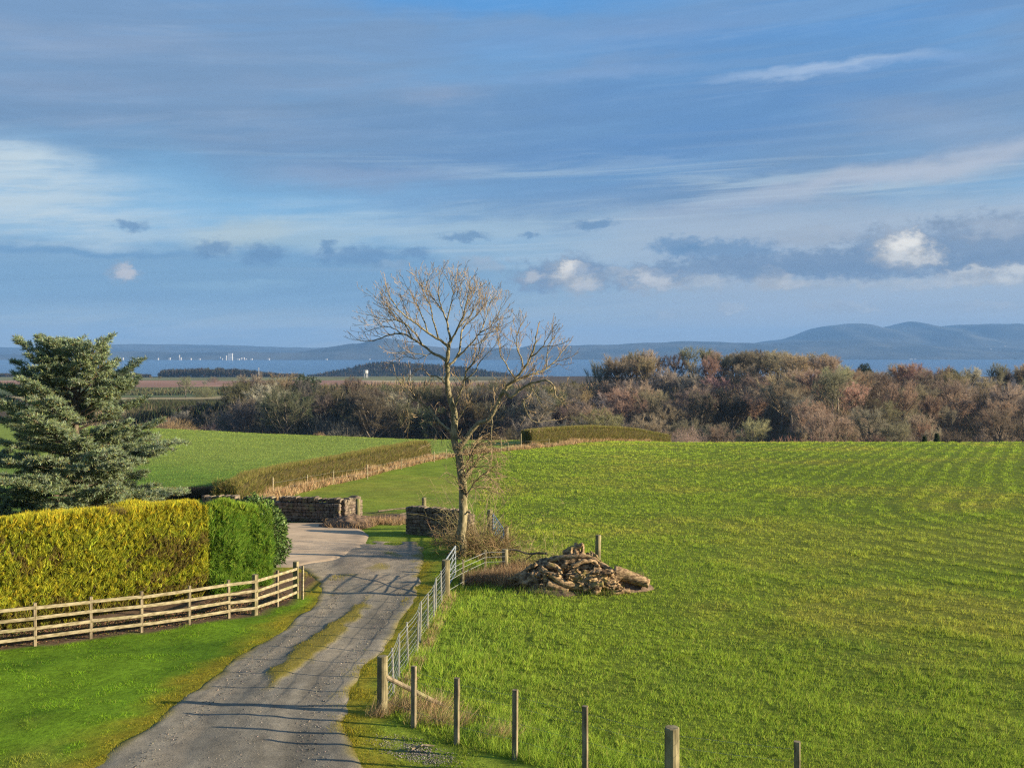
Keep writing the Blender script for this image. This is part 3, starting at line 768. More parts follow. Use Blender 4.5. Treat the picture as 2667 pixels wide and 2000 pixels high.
B('K4', 't', [(1120, 1600), (1160, 1520), (1200, 1440), (1230, 1400), (1290, 1370), (1330, 1400)], .035, .008, -.8)
B('K3', 't', [(1122, 1880), (1180, 1890)], .045, .03, -.2)

TW = np.array([.28, .205, .12])
def sprout(P, R, lvl, start, spacing, Lr, col, mb, maxl, zup=.3, spread=(.5, .95)):
    """side twigs along a branch, turning up at their ends as ash twigs do"""
    seg = np.linalg.norm(np.diff(P, axis=0), axis=1); cum = np.concatenate([[0], np.cumsum(seg)]); tot = cum[-1]
    s = tot * start + random.random() * spacing
    while s < tot * .985:
        k = min(len(P) - 2, int(np.searchsorted(cum, s) - 1)); f = (s - cum[k]) / max(seg[k], 1e-6)
        p = P[k] + (P[k + 1] - P[k]) * f; T = (P[k + 1] - P[k]) / max(seg[k], 1e-6)
        r = (R[k] + (R[k + 1] - R[k]) * f)
        ln = min(Lr * (.45 + .75 * random.random()) * (.55 + .6 * (1 - s / tot)), maxl)
        ang = random.uniform(*spread); ax = np.cross(T, rdir(1)[0]); ax /= max(np.linalg.norm(ax), 1e-6)
        dvec = T * math.cos(ang) + ax * math.sin(ang)
        twig(p, dvec, ln, min(r * .6, .004 + .010 * ln), lvl, col, mb, zup)
        s += spacing * (.5 + random.random())

def twig(p, d, ln, r, lvl, col, mb, zup):
    n = 5 if lvl > 1 else 4
    Q = [np.array(p)]; dd = d / np.linalg.norm(d)
    for k in range(n):
        dd = dd + np.array([random.gauss(0, .14), random.gauss(0, .14), zup * .42 + random.gauss(0, .10)]); dd /= np.linalg.norm(dd)
        Q.append(Q[-1] + dd * ln / n)
    Q = np.array(Q); R = np.linspace(r, max(.0075, r * .45), n + 1)
    mb.tube(Q, R, 4 if r > .012 else 3, cap=False, col=col * random.uniform(.75, 1.2))
    if lvl > 0:
        sprout(Q, R, lvl - 1, .22, {2: .19, 1: .16}[lvl], ln * .55, col, mb, ln * .6, zup)

for k, b in list(BR.items()):
    if k in ('t', 'K', 'K2', 'K3', 'K4'): continue
    droop = k in ('R2', 'R7', 'R8', 'R9', 'R10', 'L', 'L3', 'L5', 'L2')
    big = b['R'][0] > .03
    sprout(b['P'], b['R'], 2, .30 if big else .12, (.25 if droop else .175), 1.35 if not droop else .8, TW, twig_mb, 1.6, .34 if not droop else .1)
    twig(b['P'][-1], b['P'][-1] - b['P'][-2], .6, b['R'][-1], 1, TW, twig_mb, .3)
tt = BR['t']; sprout(tt['P'][30:], tt['R'][30:], 2, .0, .40, 1.1, TW, twig_mb, 1.2)
# epicormic shoots around the lower fork
sprout(tt['P'][14:34], tt['R'][14:34], 1, .05, .22, .9, TW * .9, twig_mb, 1.0, .35)
sprout(BR['L']['P'][:9], BR['L']['R'][:9], 1, .0, .22, .9, TW * np.array([1, .8, .75]), twig_mb, .9, .35)
for k in ('K', 'K2', 'K4'):
    sprout(BR[k]['P'], BR[k]['R'], 2, .1, .075, 1.6, TW * 1.0, twig_mb, 1.7, -.22)
trunk_mb.build('trunk', M['bark'], ash, True)
limb_mb.build('bough', M['bough'], ash, True)
twig_mb.build('crown', M['twig'], ash, False, True)

# ================================================================== CEDAR
CT = np.array([(203 - CX) * 45.5 / F, 45.5, float(G0((203 - CX) * 45.5 / F, 45.5))])
def build_cedar():
    o = empty('cedar_tree', CT); tag(o, 'broad blue green cedar with upswept branches behind the golden hedge', 'tree')
    tk, nb = MB(), MB(); top = CZ + .30 - CT[2]
    zz = np.linspace(0, top, 22); tp = CT + np.stack([.16 * np.sin(zz * .7), .10 * np.cos(zz * .9), zz], 1)
    tk.tube(tp, .24 * (1 - zz / top) ** .8 + .015, 10, wob=.02)
    Ps, Ds, Ls = [], [], []
    def shoot(p, d, ln, r, curl, lvl, flat):
        n = 9 if lvl == 2 else 6 if lvl == 1 else 4
        Q = [p]; dd = d.copy()
        for k in range(n):
            dd = dd + np.array([random.gauss(0, .05), random.gauss(0, .05), curl / n + random.gauss(0, .035)]); dd /= np.linalg.norm(dd)
            Q.append(Q[-1] + dd * ln / n)
        Q = np.array(Q); nb.tube(Q, np.linspace(r, .008, n + 1), 5 if lvl == 2 else 3, cap=False)
        if lvl == 0 or ln < .5:
            m_ = int(ln * 150) + 12; f = rng.random(m_) ** .8 * n; i = np.minimum(f.astype(int), n - 1)
            P = Q[i] + (Q[i + 1] - Q[i]) * (f - i)[:, None]; T = unit(Q[i + 1] - Q[i])
            D_ = unit(T * .55 + rdir(m_) * .85 + np.array([0, 0, .35])); Ps.append(P); Ds.append(D_); Ls.append(.07 + .17 * rng.random(m_) ** 1.5)
        if lvl > 0:
            m_ = int(ln / (.26 if lvl == 2 else .15)) + 2
            for j in range(m_):
                f = (.16 + .84 * (j + random.random()) / m_) * n; f = min(f, n - .01); i = int(f)
                q = Q[i] + (Q[i + 1] - Q[i]) * (f - i); T = Q[i + 1] - Q[i]; T = T / np.linalg.norm(T)
                sd = np.cross(T, [0, 0, 1.]); sd /= np.linalg.norm(sd); sg = 1 if j % 2 else -1
                nd = T * random.uniform(.45, .9) + sd * sg * random.uniform(.5, .9) + np.array([0, 0, random.uniform(-.12, .16)])
                l2 = (ln - ln * f / n) * .42 + (.45 if lvl == 2 else .16)
                shoot(q, nd / np.linalg.norm(nd), l2 * random.uniform(.6, 1.1), r * .4, curl * .5 - .10, lvl - 1, flat)
    az = 0.
    for z in np.concatenate([np.arange(.6, top * .5, .085), np.arange(top * .5, top - .35, .135)]):
        f = z / top
        for _ in range(1):
            az += 2.4 + random.uniform(-.4, .4)
            ln = np.interp(f, [0, .25, .5, .68, .82, .93, 1], [4.9, 5.0, 4.3, 3.3, 2.0, .9, .4]) * random.uniform(.55, 1.15)
            up = np.interp(f, [0, .3, .6, .8, 1], [.0, .12, .40, .65, 1.0])
            k = np.array([math.cos(az), math.sin(az), up + random.uniform(-.16, .18)]); k /= np.linalg.norm(k)
            i = min(int(z / top * 21), 20)
            shoot(tp[i] + (tp[i + 1] - tp[i]) * (z / top * 21 - i), k, ln, .02 + .014 * ln, np.interp(f, [0, .5, 1], [-.10, .12, .3]), 2, True)
    # three bold upswept limbs that make its outline
    for (px, py, r0, dz) in [(62, 892, .07, -2.3), (30, 955, .06, -1.9), (285, 882, .06, -2.0), (246, 892, .05, -2.2), (60, 884, .05, -3.0), (130, 900, .05, -2.4), (345, 985, .05, -1.8), (118, 900, .05, -1.6), (330, 990, .05, -1.5), (400, 1190, .05, -.7), (-120, 1010, .06, -1.2)]:
        e = wp(px, py, 45.5 + random.uniform(-.8, .3)); s0 = np.array([CT[0] + .05, CT[1], max(e[2] + dz, CT[2] + 1)])
        v = e - s0; ln = np.linalg.norm(v); v = v / ln; v[2] -= .10
        shoot(s0, v / np.linalg.norm(v), ln, r0, .22, 2, True)
    tk.build('trunk', M['dark_bark'], o, True); nb.build('branches', M['dark_bark'], o)
    P, D_, L_ = np.concatenate(Ps), np.concatenate(Ds), np.concatenate(Ls)
    n = len(P); c = pick([(.26, .33, .155), (.265, .335, .22), (.32, .355, .14), (.28, .33, .26), (.19, .24, .115)], n, .24)
    old = rng.random(n) < .06; c[old] = pick([(.20, .14, .05)], int(old.sum()))
    V, Fq, cc = leaves(P, D_, L_, .015 + .015 * rng.random(n), c)
    mesh_np('crown', V, Fq, M['leaf'], o, cc)
    return n
NC = build_cedar()

# ================================================================== GARDEN HEDGES
def hedge_volume(name, base, width, height, label, cat, n, pal, Lb, Wb, tilt, leaf=False, mat='leaf', round_=.25, core=True, tops=None, group=None, wav=.18, brown=None, shrink=1.0, spray=0):
    """a clipped hedge along a base line: dark inside, its skin made of many small sprays"""
    base = np.asarray(base, float); o = empty(name, base[0]); tag(o, label, cat, group)
    seg = np.linalg.norm(np.diff(base[:, :2], axis=0), axis=1); cum = np.concatenate([[0], np.cumsum(seg)])
    def at(s, lat, h):
        x = np.interp(s, cum, base[:, 0]); y = np.interp(s, cum, base[:, 1])
        k = np.clip(np.searchsorted(cum, s, side='right') - 1, 0, len(seg) - 1)
        dx = (base[k + 1, 0] - base[k, 0]) / seg[k]; dy = (base[k + 1, 1] - base[k, 1]) / seg[k]
        X_ = x + dy * lat; Y_ = y - dx * lat
        return X_, Y_, G0(X_, Y_) + h
    tot = cum[-1]
    hh = (lambda s: np.interp(s / tot, [q[0] for q in tops], [q[1] for q in tops])) if tops else (lambda s: height + 0 * s)
    # skin point: profile angle a from 0 (front foot) over the top to 1 (back foot)
    s = rng.random(n) * tot; a = rng.random(n)
    if spray:
        m_ = n // spray; id_ = np.repeat(np.arange(m_), spray); n = len(id_); s = s[:m_][id_]; a = a[:m_][id_]
    H = hh(s); w = width
    front, top_ = H / (2 * H + w), w / (2 * H + w)
    rnd = fbm(s * 1.1, a * 9., 4.4, 3) - .5
    lat = np.where(a < front, w / 2, np.where(a < front + top_, w / 2 - (a - front) / top_ * w, -w / 2))
    h = np.where(a < front, a / front * H, np.where(a < front + top_, H, (1 - a) / front * H))
    lat = lat * (1 - round_ * np.maximum(h / H - .55, 0) / .45 * (np.abs(lat) > w * .3)) ; e = sst(0, .35, s) * sst(tot, tot - .35, s)
    lat = lat * (.6 + .4 * e) + np.sign(lat) * rnd * wav * 2; h = h + rnd * wav * 1.3 * (h > .3) - (1 - e) * h * .12
    depth = -rng.random(n) ** 1.5 * .22
    if spray: depth = (-rng.random(m_) ** 1.5 * .22)[id_]
    lat = lat + np.sign(lat) * depth * (np.abs(lat) > w * .2)
    en = rng.random(n) < .05
    lat = np.where(en, (rng.random(n) - .5) * w * .85, lat); h = np.where(en, rng.random(n) * H * .97, h); s = np.where(en, np.where(rng.random(n) < .5, .05, tot - .05), s)
    X_, Y_, Z_ = at(s, lat, h); P = np.stack([X_, Y_, Z_], 1)
    k = np.clip(np.searchsorted(cum, s, side='right') - 1, 0, len(seg) - 1)
    nrm = np.stack([(base[k + 1, 1] - base[k, 1]) / seg[k], -(base[k + 1, 0] - base[k, 0]) / seg[k], 0 * s], 1) * np.sign(lat)[:, None]
    isTop = (a > front) & (a < front + top_)
    nrm = np.where(isTop[:, None], np.array([0, 0, 1.]), nrm)
    D_ = unit(nrm * tilt[0] + np.array([0, 0, tilt[1]]) + rdir(n) * tilt[2])
    c = pick(pal, n, .2)
    if spray:
        sd_ = rdir(m_)[id_]; D_ = unit(nrm * tilt[0] + np.array([0, 0, tilt[1]]) + sd_ * tilt[2] * 1.5 + rdir(n) * .30); P = P + rdir(n) * .035
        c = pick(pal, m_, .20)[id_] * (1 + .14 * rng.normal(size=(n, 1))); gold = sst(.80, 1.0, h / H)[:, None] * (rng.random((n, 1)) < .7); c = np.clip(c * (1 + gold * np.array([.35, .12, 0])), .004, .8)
    if brown is not None:
        bm = (fbm(s * .9, h * 1.5, 17., 3) > brown[0]) & (rng.random(n) < .75); c[bm] = pick(brown[1], int(bm.sum()), .2)
        bm = (h < .35 + .5 * fbm(s * .8, s * 0, 5.)) & (rng.random(n) < .7); c[bm] = pick(brown[1], int(bm.sum()), .2)
    V, Fq, cc = (leaves if leaf else blades)(P, D_, Lb * (.6 + .8 * rng.random(n)), Wb * (.6 + .8 * rng.random(n)), c)
    mesh_np('foliage', V, Fq, M[mat], o, cc)
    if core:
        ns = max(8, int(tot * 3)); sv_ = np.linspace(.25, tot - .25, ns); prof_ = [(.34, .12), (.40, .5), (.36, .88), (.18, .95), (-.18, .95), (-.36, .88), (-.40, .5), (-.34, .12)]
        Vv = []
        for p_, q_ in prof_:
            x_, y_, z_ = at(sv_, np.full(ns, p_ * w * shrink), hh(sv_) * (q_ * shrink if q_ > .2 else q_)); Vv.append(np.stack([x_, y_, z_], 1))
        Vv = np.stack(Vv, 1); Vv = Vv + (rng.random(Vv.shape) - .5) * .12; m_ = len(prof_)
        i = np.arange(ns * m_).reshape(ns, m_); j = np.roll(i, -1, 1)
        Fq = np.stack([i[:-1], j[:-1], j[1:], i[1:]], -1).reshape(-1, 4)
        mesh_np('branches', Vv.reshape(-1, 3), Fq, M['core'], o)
    return o

def hp(px, py): return gp(px, py)
h0, h1 = np.array([-14.75, 29.2]), np.array([-10.35, 35.6])
dv = (h1 - h0) / np.linalg.norm(h1 - h0)
nrm_l = np.array([-dv[1], dv[0]])                      # towards the garden
gb = [np.array([*(h0 - dv * 9 + nrm_l * .8), 0]), np.array([*(h0 + nrm_l * .8), 0]), np.array([*(h1 + nrm_l * .8), 0])]
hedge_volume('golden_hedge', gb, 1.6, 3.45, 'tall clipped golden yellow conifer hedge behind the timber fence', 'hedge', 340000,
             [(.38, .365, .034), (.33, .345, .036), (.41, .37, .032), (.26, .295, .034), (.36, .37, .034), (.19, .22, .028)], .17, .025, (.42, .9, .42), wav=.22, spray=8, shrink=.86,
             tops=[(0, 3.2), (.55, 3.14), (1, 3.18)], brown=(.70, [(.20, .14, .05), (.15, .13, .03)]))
g0 = h1 + dv * .15 + nrm_l * .8; g1 = h1 + dv * 2.9 + nrm_l * .75
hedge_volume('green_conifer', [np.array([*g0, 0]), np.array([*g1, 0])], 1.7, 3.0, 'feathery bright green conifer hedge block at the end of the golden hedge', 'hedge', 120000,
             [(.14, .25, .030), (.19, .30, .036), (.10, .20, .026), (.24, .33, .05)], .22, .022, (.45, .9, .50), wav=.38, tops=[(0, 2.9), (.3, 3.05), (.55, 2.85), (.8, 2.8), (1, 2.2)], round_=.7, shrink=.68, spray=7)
def laurel():
    c0 = np.array([-9.7, 40.3]); z0 = float(G0(*c0)); o = empty('laurel_bush', (*c0, z0)); tag(o, 'glossy dark green laurel bush between the conifer hedge and the concrete road', 'bush')
    n = 9000; d_ = rdir(n); ph = fbm(np.arctan2(d_[:, 1], d_[:, 0]) * 2.2, d_[:, 2] * 3.2, 3., 3)
    rr = (.72 + .5 * ph) * (1 - .35 * rng.random(n) ** 2)
    P = np.stack([c0[0] + d_[:, 0] * 1.0 * rr, c0[1] + d_[:, 1] * 1.0 * rr, z0 + 1.5 + d_[:, 2] * 1.5 * rr], 1)
    P[:, 0] -= .35 * sst(1.9, 3.4, P[:, 2] - z0)
    keep = P[:, 2] > z0 + .1; P, d_ = P[keep], d_[keep]; n = len(P)
    V, Fq, cc = leaves(P, unit(d_ * .7 + rdir(n) * .8 + np.array([0, 0, .15])), .13 + .07 * rng.random(n), .055, pick([(.07, .125, .03), (.10, .16, .04), (.13, .18, .05), (.05, .09, .022)], n, .28))
    mesh_np('foliage', V, Fq, M['laurel'], o, cc)
    mb = MB()
    for k in range(34):
        v = rdir(1)[0]; v[2] = abs(v[2]) * 1.5 + .3; e = np.array([*c0, z0]) + v / np.linalg.norm(v) * np.array([.9, .9, 2.6]); s_ = np.array([c0[0] + random.gauss(0, .15), c0[1] + random.gauss(0, .15), z0])
        mb.tube([s_, (s_ + e) / 2 + rdir(1)[0] * .12, e], [.03, .018, .006], 5, cap=False)
    mb.build('branches', M['dark_bark'], o)
laurel()

# ================================================================== TIMBER FENCE
def timber_fence():
    o = empty('timber_fence', FW[-1]); tag(o, 'weathered four rail timber fence in front of the golden hedge', 'fence')
    n = len(FW); hts = [.28, .54, .80, 1.08]
    big = {8, 10}
    for k, p in enumerate(FW):
        a, b = FW[max(k - 1, 0)], FW[min(k + 1, n - 1)]; d_ = b - a; d_[2] = 0; d_ /= np.linalg.norm(d_)
        off = np.array([d_[1], -d_[0], 0]) * -.055
        mb = MB(); hgt = 1.22 if k not in big else 1.30; w = .085 if k not in big else .15
        q = p + off * (1 if k not in big else 1.6); q = q.copy(); q[2] = float(G0(q[0], q[1]))
        lean = np.array([random.gauss(0, .012), random.gauss(0, .012), 0])
        mb.box(q - np.array([0, 0, .25]), q + lean + np.array([0, 0, hgt]), w, w, up=(d_[0], d_[1], 0), bev=.012)
        mb.build('post', M['post'] if k not in big else M['mosspost'], o)
        if k == n - 1:
            mb = MB(); q2 = p + np.array([.16, -.10, 0]); mb.box(q2 - np.array([0, 0, .2]), q2 + np.array([.01, 0, 1.18]), .07, .07, up=(d_[0], d_[1], 0), bev=.008); mb.build('post', M['rail'], o)
    for k in range(n - 1):
        for j, h in enumerate(hts):
            mb = MB(); a, b = FW[k].copy(), FW[k + 1].copy()
            a[2] = G0(a[0], a[1]); b[2] = G0(b[0], b[1])
            d_ = (b - a) / np.linalg.norm(b - a); a = a + d_ * .003; b = b - d_ * .003
            a[2] += h + random.gauss(0, .012); b[2] += h + random.gauss(0, .012)
            mb.box(a, b, .034, .088, bev=.006); mb.build('rail', M['rail'], o)
timber_fence()

# ================================================================== STONE WALLS
def wall(path, height, thick, label, seed):
    """a dry stone wall: irregular stones in courses with a rough cope on top"""
    path = [np.array(p, float) for p in path]; o = empty('stone_wall', (*path[0], float(G0(*path[0])))); tag(o, label, 'wall')
    r = random.Random(seed); mb, cp = MB(), MB()
    def stone(c, dx, w, d, h, col, mb):
        bm = bmesh.new(); bmesh.ops.create_cube(bm, size=1.0)
        bmesh.ops.bevel(bm, geom=list(bm.edges), offset=.13, segments=1, affect='EDGES')
        V = []
        for v in bm.verts:
            q = np.array(v.co) * np.array([w, d, h]) * (1 + np.array([r.uniform(-.06, .06) for _ in range(3)]))
            V.append([c[0] + dx[0] * q[0] - dx[1] * q[1], c[1] + dx[1] * q[0] + dx[0] * q[1], c[2] + q[2] + q[0] * r.uniform(-.02, .02)])
        bm.verts.ensure_lookup_table(); mb.add(V, [[v.index for v in f.verts] for f in bm.faces], col); bm.free()
    for a, b in zip(path[:-1], path[1:]):
        d_ = b - a; ln = np.linalg.norm(d_); d_ /= ln; nn = np.array([-d_[1], d_[0]])
        z = 0.0
        while z < height - .16:
            hs = r.uniform(.12, .22); s = -r.uniform(0, .2)
            while s < ln:
                w = r.uniform(.18, .5); c = a + d_ * min(max(s + w / 2, w * .4), ln - w * .35)
                top = height + (fbm(np.array([s * .8]), np.array([seed * 1.]), 3.)[0] - .5) * .22
                if z < top - .12:
                    for sd in (-1, 1):
                        k = r.uniform(.7, 1.35); p = c + nn * sd * thick * .27
                        stone((p[0], p[1], float(G0(*c)) + z + hs / 2 - .05), d_, w * .98, thick * r.uniform(.48, .58), hs * .99, np.array([k, k * r.uniform(.93, 1.03), k * r.uniform(.85, 1.05)]), mb)
                s += w
            z += hs
        s = 0.0
        while s < ln:
            w = r.uniform(.10, .22); top = height + (fbm(np.array([s * .8]), np.array([seed * 1.]), 3.)[0] - .5) * .22
            if r.random() < .88:
                c = a + d_ * s; k = r.uniform(.7, 1.3)
                stone((c[0], c[1], float(G0(*c)) + top - .02), d_, w, thick * r.uniform(.8, 1.05), r.uniform(.18, .34), np.array([k, k, k * .95]), cp)
            s += w * .95
    mb.build('stones', M['stone'], o, False, True); cp.build('coping', M['stone'], o, False, True)
wall([(-17.6, 59.6), (-9.45, 57.3), (-8.75, 58.9)], 1.25, .55, 'weathered dry stone wall behind the concrete road with a squared end', 3)
wall([(-5.25, 52.9), (-2.0, 51.2)], 1.25, .55, 'dark dry stone wall with jagged cope beside the leafless ash tree', 5)

def round_post(p, h, r, mat, parent=None, name='post', lean=(0, 0), keep=True):
    mb = MB(); p = np.asarray(p, float); mb.tube([p - np.array([0, 0, .2]), p + np.array([lean[0] * .5, lean[1] * .5, h * .5]), p + np.array([*lean, h - .012]), p + np.array([*lean, h])], [r, r * .99, r * .97, r * .86], 14)
    return mb.build(name, M[mat], parent, False)
def lone_post(px, py, h, r, label, mat='mosspost', lean=(0, 0)):
    p = gp(px, py); o = round_post(p, h, r, mat, None, 'wooden_post', lean); tag(o, label, 'post')
lone_post(932, 1366, 1.42, .13, 'round wooden gatepost standing against the squared end of the stone wall')
p = np.array([-4.6, 54.2]); q = round_post((p[0], p[1], float(G0(*p))), 1.72, .12, 'mosspost', None, 'wooden_post'); tag(q, 'short weathered post top showing above the dark stone wall', 'post')
lone_post(1557, 1457, 1.05, .125, 'round weathered post standing right behind the uprooted stump', lean=(.02, 0))
lone_post(1315, 1497, 1.0, .13, 'thick mossy post at the edge of the brambles, left of the stump')

# ================================================================== WIRE AND METAL FENCES
def wire(mb, a, b, r=.0035, sag=.01):
    a, b = np.asarray(a, float), np.asarray(b, float); mb.tube([a, (a + b) / 2 - np.array([0, 0, sag]), b], r, 4, cap=False)

def near_fence():
    o = empty('wire_fence', WF[0]); tag(o, 'post and wire fence curving along the field edge at the bottom right', 'fence')
    hs = [1.22, 1.22, 1.24, 1.24, 1.25, 1.25, 1.25]
    for k, p in enumerate(WF):
        thick = k in (0, 5); p = p.copy(); p[2] = G0(p[0], p[1])
        if thick: round_post(p, hs[k], .115 if k == 0 else .125, 'mosspost', o, lean=(.0, 0))
        else:
            mb = MB(); mb.box(p - np.array([0, 0, .25]), p + np.array([random.gauss(0, .012), 0, hs[k]]), .10, .085, up=(.3, 1, 0), bev=.012); mb.build('post', M['post'], o)
    mb = MB(); a = WF[0] + np.array([.08, -.02, .78]); b = gp(1150, 1838); b[2] += .02
    mb.tube([a, b], [.05, .05], 8); mb.build('strut', M['post'], o)
    for h in (.30, .62, .92, 1.12):
        mb = MB()
        for a, b in zip(WF[:-1], WF[1:]):
            pa, pb = a.copy(), b.copy(); pa[2] = G0(a[0], a[1]) + h; pb[2] = G0(b[0], b[1]) + h; wire(mb, pa, pb, .0019)
        mb.build('wire', M['wire'], o)
near_fence()

def metal_fence():
    A, Bq = WF[0].copy(), GPOST.copy()
    o = empty('netting_fence', A); tag(o, 'stock netting fence on slim pale posts along the right side of the drive', 'fence')
    n = 10; pts = []
    for k in range(1, n):
        f = k / n; p = A + (Bq - A) * f; p[0] += .05 * math.sin(k * 2.1); p[2] = G0(p[0], p[1]); pts.append(p)
        mb = MB(); mb.box(p - np.array([0, 0, .2]), p + np.array([random.gauss(0, .02), random.gauss(0, .02), 1.10 + random.gauss(0, .03)]), .045, .045, up=(0, 1, 0), bev=.006); mb.build('post', M['pale_post'], o)
    line = [A] + pts + [Bq]; mb = MB()
    for j, h in enumerate((.12, .24, .36, .50, .66, .84)):
        for a, b in zip(line[:-1], line[1:]):
            pa, pb = a.copy(), b.copy(); pa[2] = G0(a[0], a[1]) + h; pb[2] = G0(b[0], b[1]) + h; wire(mb, pa, pb, .0035, .012)
    for a, b in zip(line[:-1], line[1:]):
        for f in np.linspace(0, 1, 7)[1:-1]:
            p = a + (b - a) * f; p[2] = G0(p[0], p[1]); mb.tube([p + [0, 0, .12], p + [0, 0, .84]], .002, 3, cap=False)
    mb.build('netting', M['galv'], o)
    for h in (.98, 1.08):
        mb = MB()
        for a, b in zip(line[:-1], line[1:]):
            pa, pb = a.copy(), b.copy(); pa[2] = G0(a[0], a[1]) + h; pb[2] = G0(b[0], b[1]) + h; wire(mb, pa, pb, .005, .02)
        mb.build('wire', M['galv'], o)
metal_fence()
q = GPOST.copy(); q[2] = G0(q[0], q[1]); tag(round_post(q, 1.27, .145, 'mosspost', None, 'wooden_post'), 'stout mossy gatepost between the netting fence and the galvanised gate', 'post')

def field_gate(a, b, h, mat, label, bars, up=2):
    a, b = np.asarray(a, float), np.asarray(b, float)
    o = empty('field_gate', a); tag(o, label, 'gate'); d_ = (b - a) / np.linalg.norm(b - a)
    mb = MB(); z = np.array([0, 0, 1.])
    mb.tube([a + z * .14, a + z * h], .024, 8); mb.tube([b + z * .14, b + z * h], .024, 8)
    mb.tube([a + z * h, b + z * h], .026, 8); mb.tube([a + z * .14, b + z * .14], .024, 8); mb.build('frame', M[mat], o)
    for k in range(bars):
        hh = .14 + (h - .14) * (k + 1) / (bars + 1); mb = MB(); mb.tube([a + z * hh, b + z * hh], .015, 6); mb.build('bar', M[mat], o)
    for k in range(up):
        p = a + (b - a) * (k + 1) / (up + 1); mb = MB(); mb.box(p + z * .15, p + z * (h - .01), .05, .008, up=(d_[1], -d_[0], 0)); mb.build('brace', M[mat], o)
    mb = MB(); mb.box(a + z * .2, b + z * (h - .06), .045, .007, up=(d_[1], -d_[0], 0)); mb.build('brace', M[mat], o)
ga = GPOST + np.array([-.04, .22, 0]); gbb = np.array([(1186 - CX) * 39.7 / F, 39.7, 0.]); ga[2] = G0(ga[0], ga[1]); gbb[2] = G0(gbb[0], gbb[1])
field_gate(ga, gbb, 1.2, 'galv', 'galvanised tubular field gate hung on the stout mossy gatepost', 4)
fa = np.array([(1284 - CX) * 52.5 / F, 52.5, 0.]); fb = np.array([(1312 - CX) * 46 / F, 46., 0.]); fa[2] = G0(fa[0], fa[1]); fb[2] = G0(fb[0], fb[1])
field_gate(fa, fb, 1.06, 'blue', 'blue painted field gate half hidden behind the brambles', 5, 3)
q = fb + np.array([.12, -.15, 0]); q[2] = G0(q[0], q[1]); tag(round_post(q, 1.2, .11, 'mosspost', None, 'wooden_post'), 'weathered post at the near end of the blue field gate', 'post')
q = fa + np.array([-.15, .1, 0]); q[2] = G0(q[0], q[1]); tag(round_post(q, 1.25, .15, 'mosspost', None, 'wooden_post'), 'dark weathered post at the far end of the blue field gate', 'post')

def corner_fence():
    P = [gp(1206, 1531), gp(1264, 1501), gp(1315, 1499)]
    o = empty('wire_fence', P[0]); tag(o, 'short post and rail fence between the galvanised gate and the brambles', 'fence')
    for p in P[:2]:
        mb = MB(); mb.box(p - np.array([0, 0, .2]), p + np.array([0, 0, 1.02]), .075, .075, up=(0, 1, 0), bev=.01); mb.build('post', M['rail'], o)
    a0 = GPOST + np.array([.12, .05, 0])
    for h in (.22, .55, .74, .92):
        mb = MB()
        for a, b in zip([a0] + P[:-1], P):
            wire(mb, a + np.array([0, 0, h]), b + np.array([0, 0, h]), .010, 0)
        mb.build('rail', M['wire'], o)
corner_fence()

# fence along the field hedge
def field_fence():
    o = empty('field_fence', HB[1]); tag(o, 'thin pale posts of a wire fence following the field hedge to the crest', 'fence')
    pts = []
    for (px, py, h, r) in [(711, 1293, 1.35, .07), (800, 1274, 1.1, .05), (868, 1260, 1.1, .05), (957, 1247, 1.2, .055), (1045, 1224, 1.1, .05), (1131, 1203, 1.1, .055), (1163, 1195, 1.1, .05), (1220, 1186, 1.1, .05), (1306, 1176, 1.75, .06), (1323, 1174, 1.05, .05), (1357, 1170, 2.0, .07), (1430, 1163, 1.1, .05)]:
        p = gp(px, py, 40, 165); pts.append(p); round_post(p, h, r, 'rail', o, lean=(random.gauss(0, .04), 0))
    for h in (.5, .95):
        mb = MB()
        for a, b in zip(pts[:-1], pts[1:]): wire(mb, a + np.array([0, 0, h]), b + np.array([0, 0, h]), .004, .02)
        mb.build('wire', M['wire'], o)
field_fence()

# ================================================================== FIELD HEDGES
HC = [(.19, .165, .045), (.24, .19, .07), (.16, .165, .04), (.27, .205, .085), (.19, .20, .045)]
def off_line(P, d):
    P = np.asarray(P, float); T = np.gradient(P[:, :2], axis=0); T /= np.linalg.norm(T, axis=1, keepdims=True)
    Q = P.copy(); Q[:, 0] -= T[:, 1] * d; Q[:, 1] += T[:, 0] * d; return Q
hedge_volume('field_hedge', off_line(HB[:6], 1.3), 1.9, 1.75, 'long clipped brown green field hedge running up from the stone wall', 'hedge', 60000, HC, .28, .026, (.5, .9, .6), wav=.12, round_=.3,
             tops=[(0, 1.2), (.12, 1.6), (.5, 1.7), (.9, 1.8), (1, 1.7)])
h2 = np.array([[2.0, 140.5, 0], [9.5, 152, 0], [17.5, 164, 0], [26, 175, 0]])
hedge_volume('field_hedge', h2, 2.2, 2.2, 'brown green hedge arching over the crest of the right hand field', 'hedge', 42000, HC, .36, .045, (.5, .9, .6), wav=.12, round_=.3, tops=[(0, 1.9), (.4, 2.1), (.75, 2.0), (1, 1.7)])
h3 = np.array([gp(300, 1303, 40, 120), gp(470, 1300, 40, 120), gp(560, 1297, 40, 120), gp(632, 1300, 40, 120)])
hedge_volume('field_hedge', h3, 1.2, .75, 'low brown hedge along the bottom of the left field', 'hedge', 14000, [(.20, .125, .08), (.17, .12, .07), (.15, .125, .06)], .28, .03, (.5, .8, .7), wav=.15, tops=[(0, .5), (1, .55)])

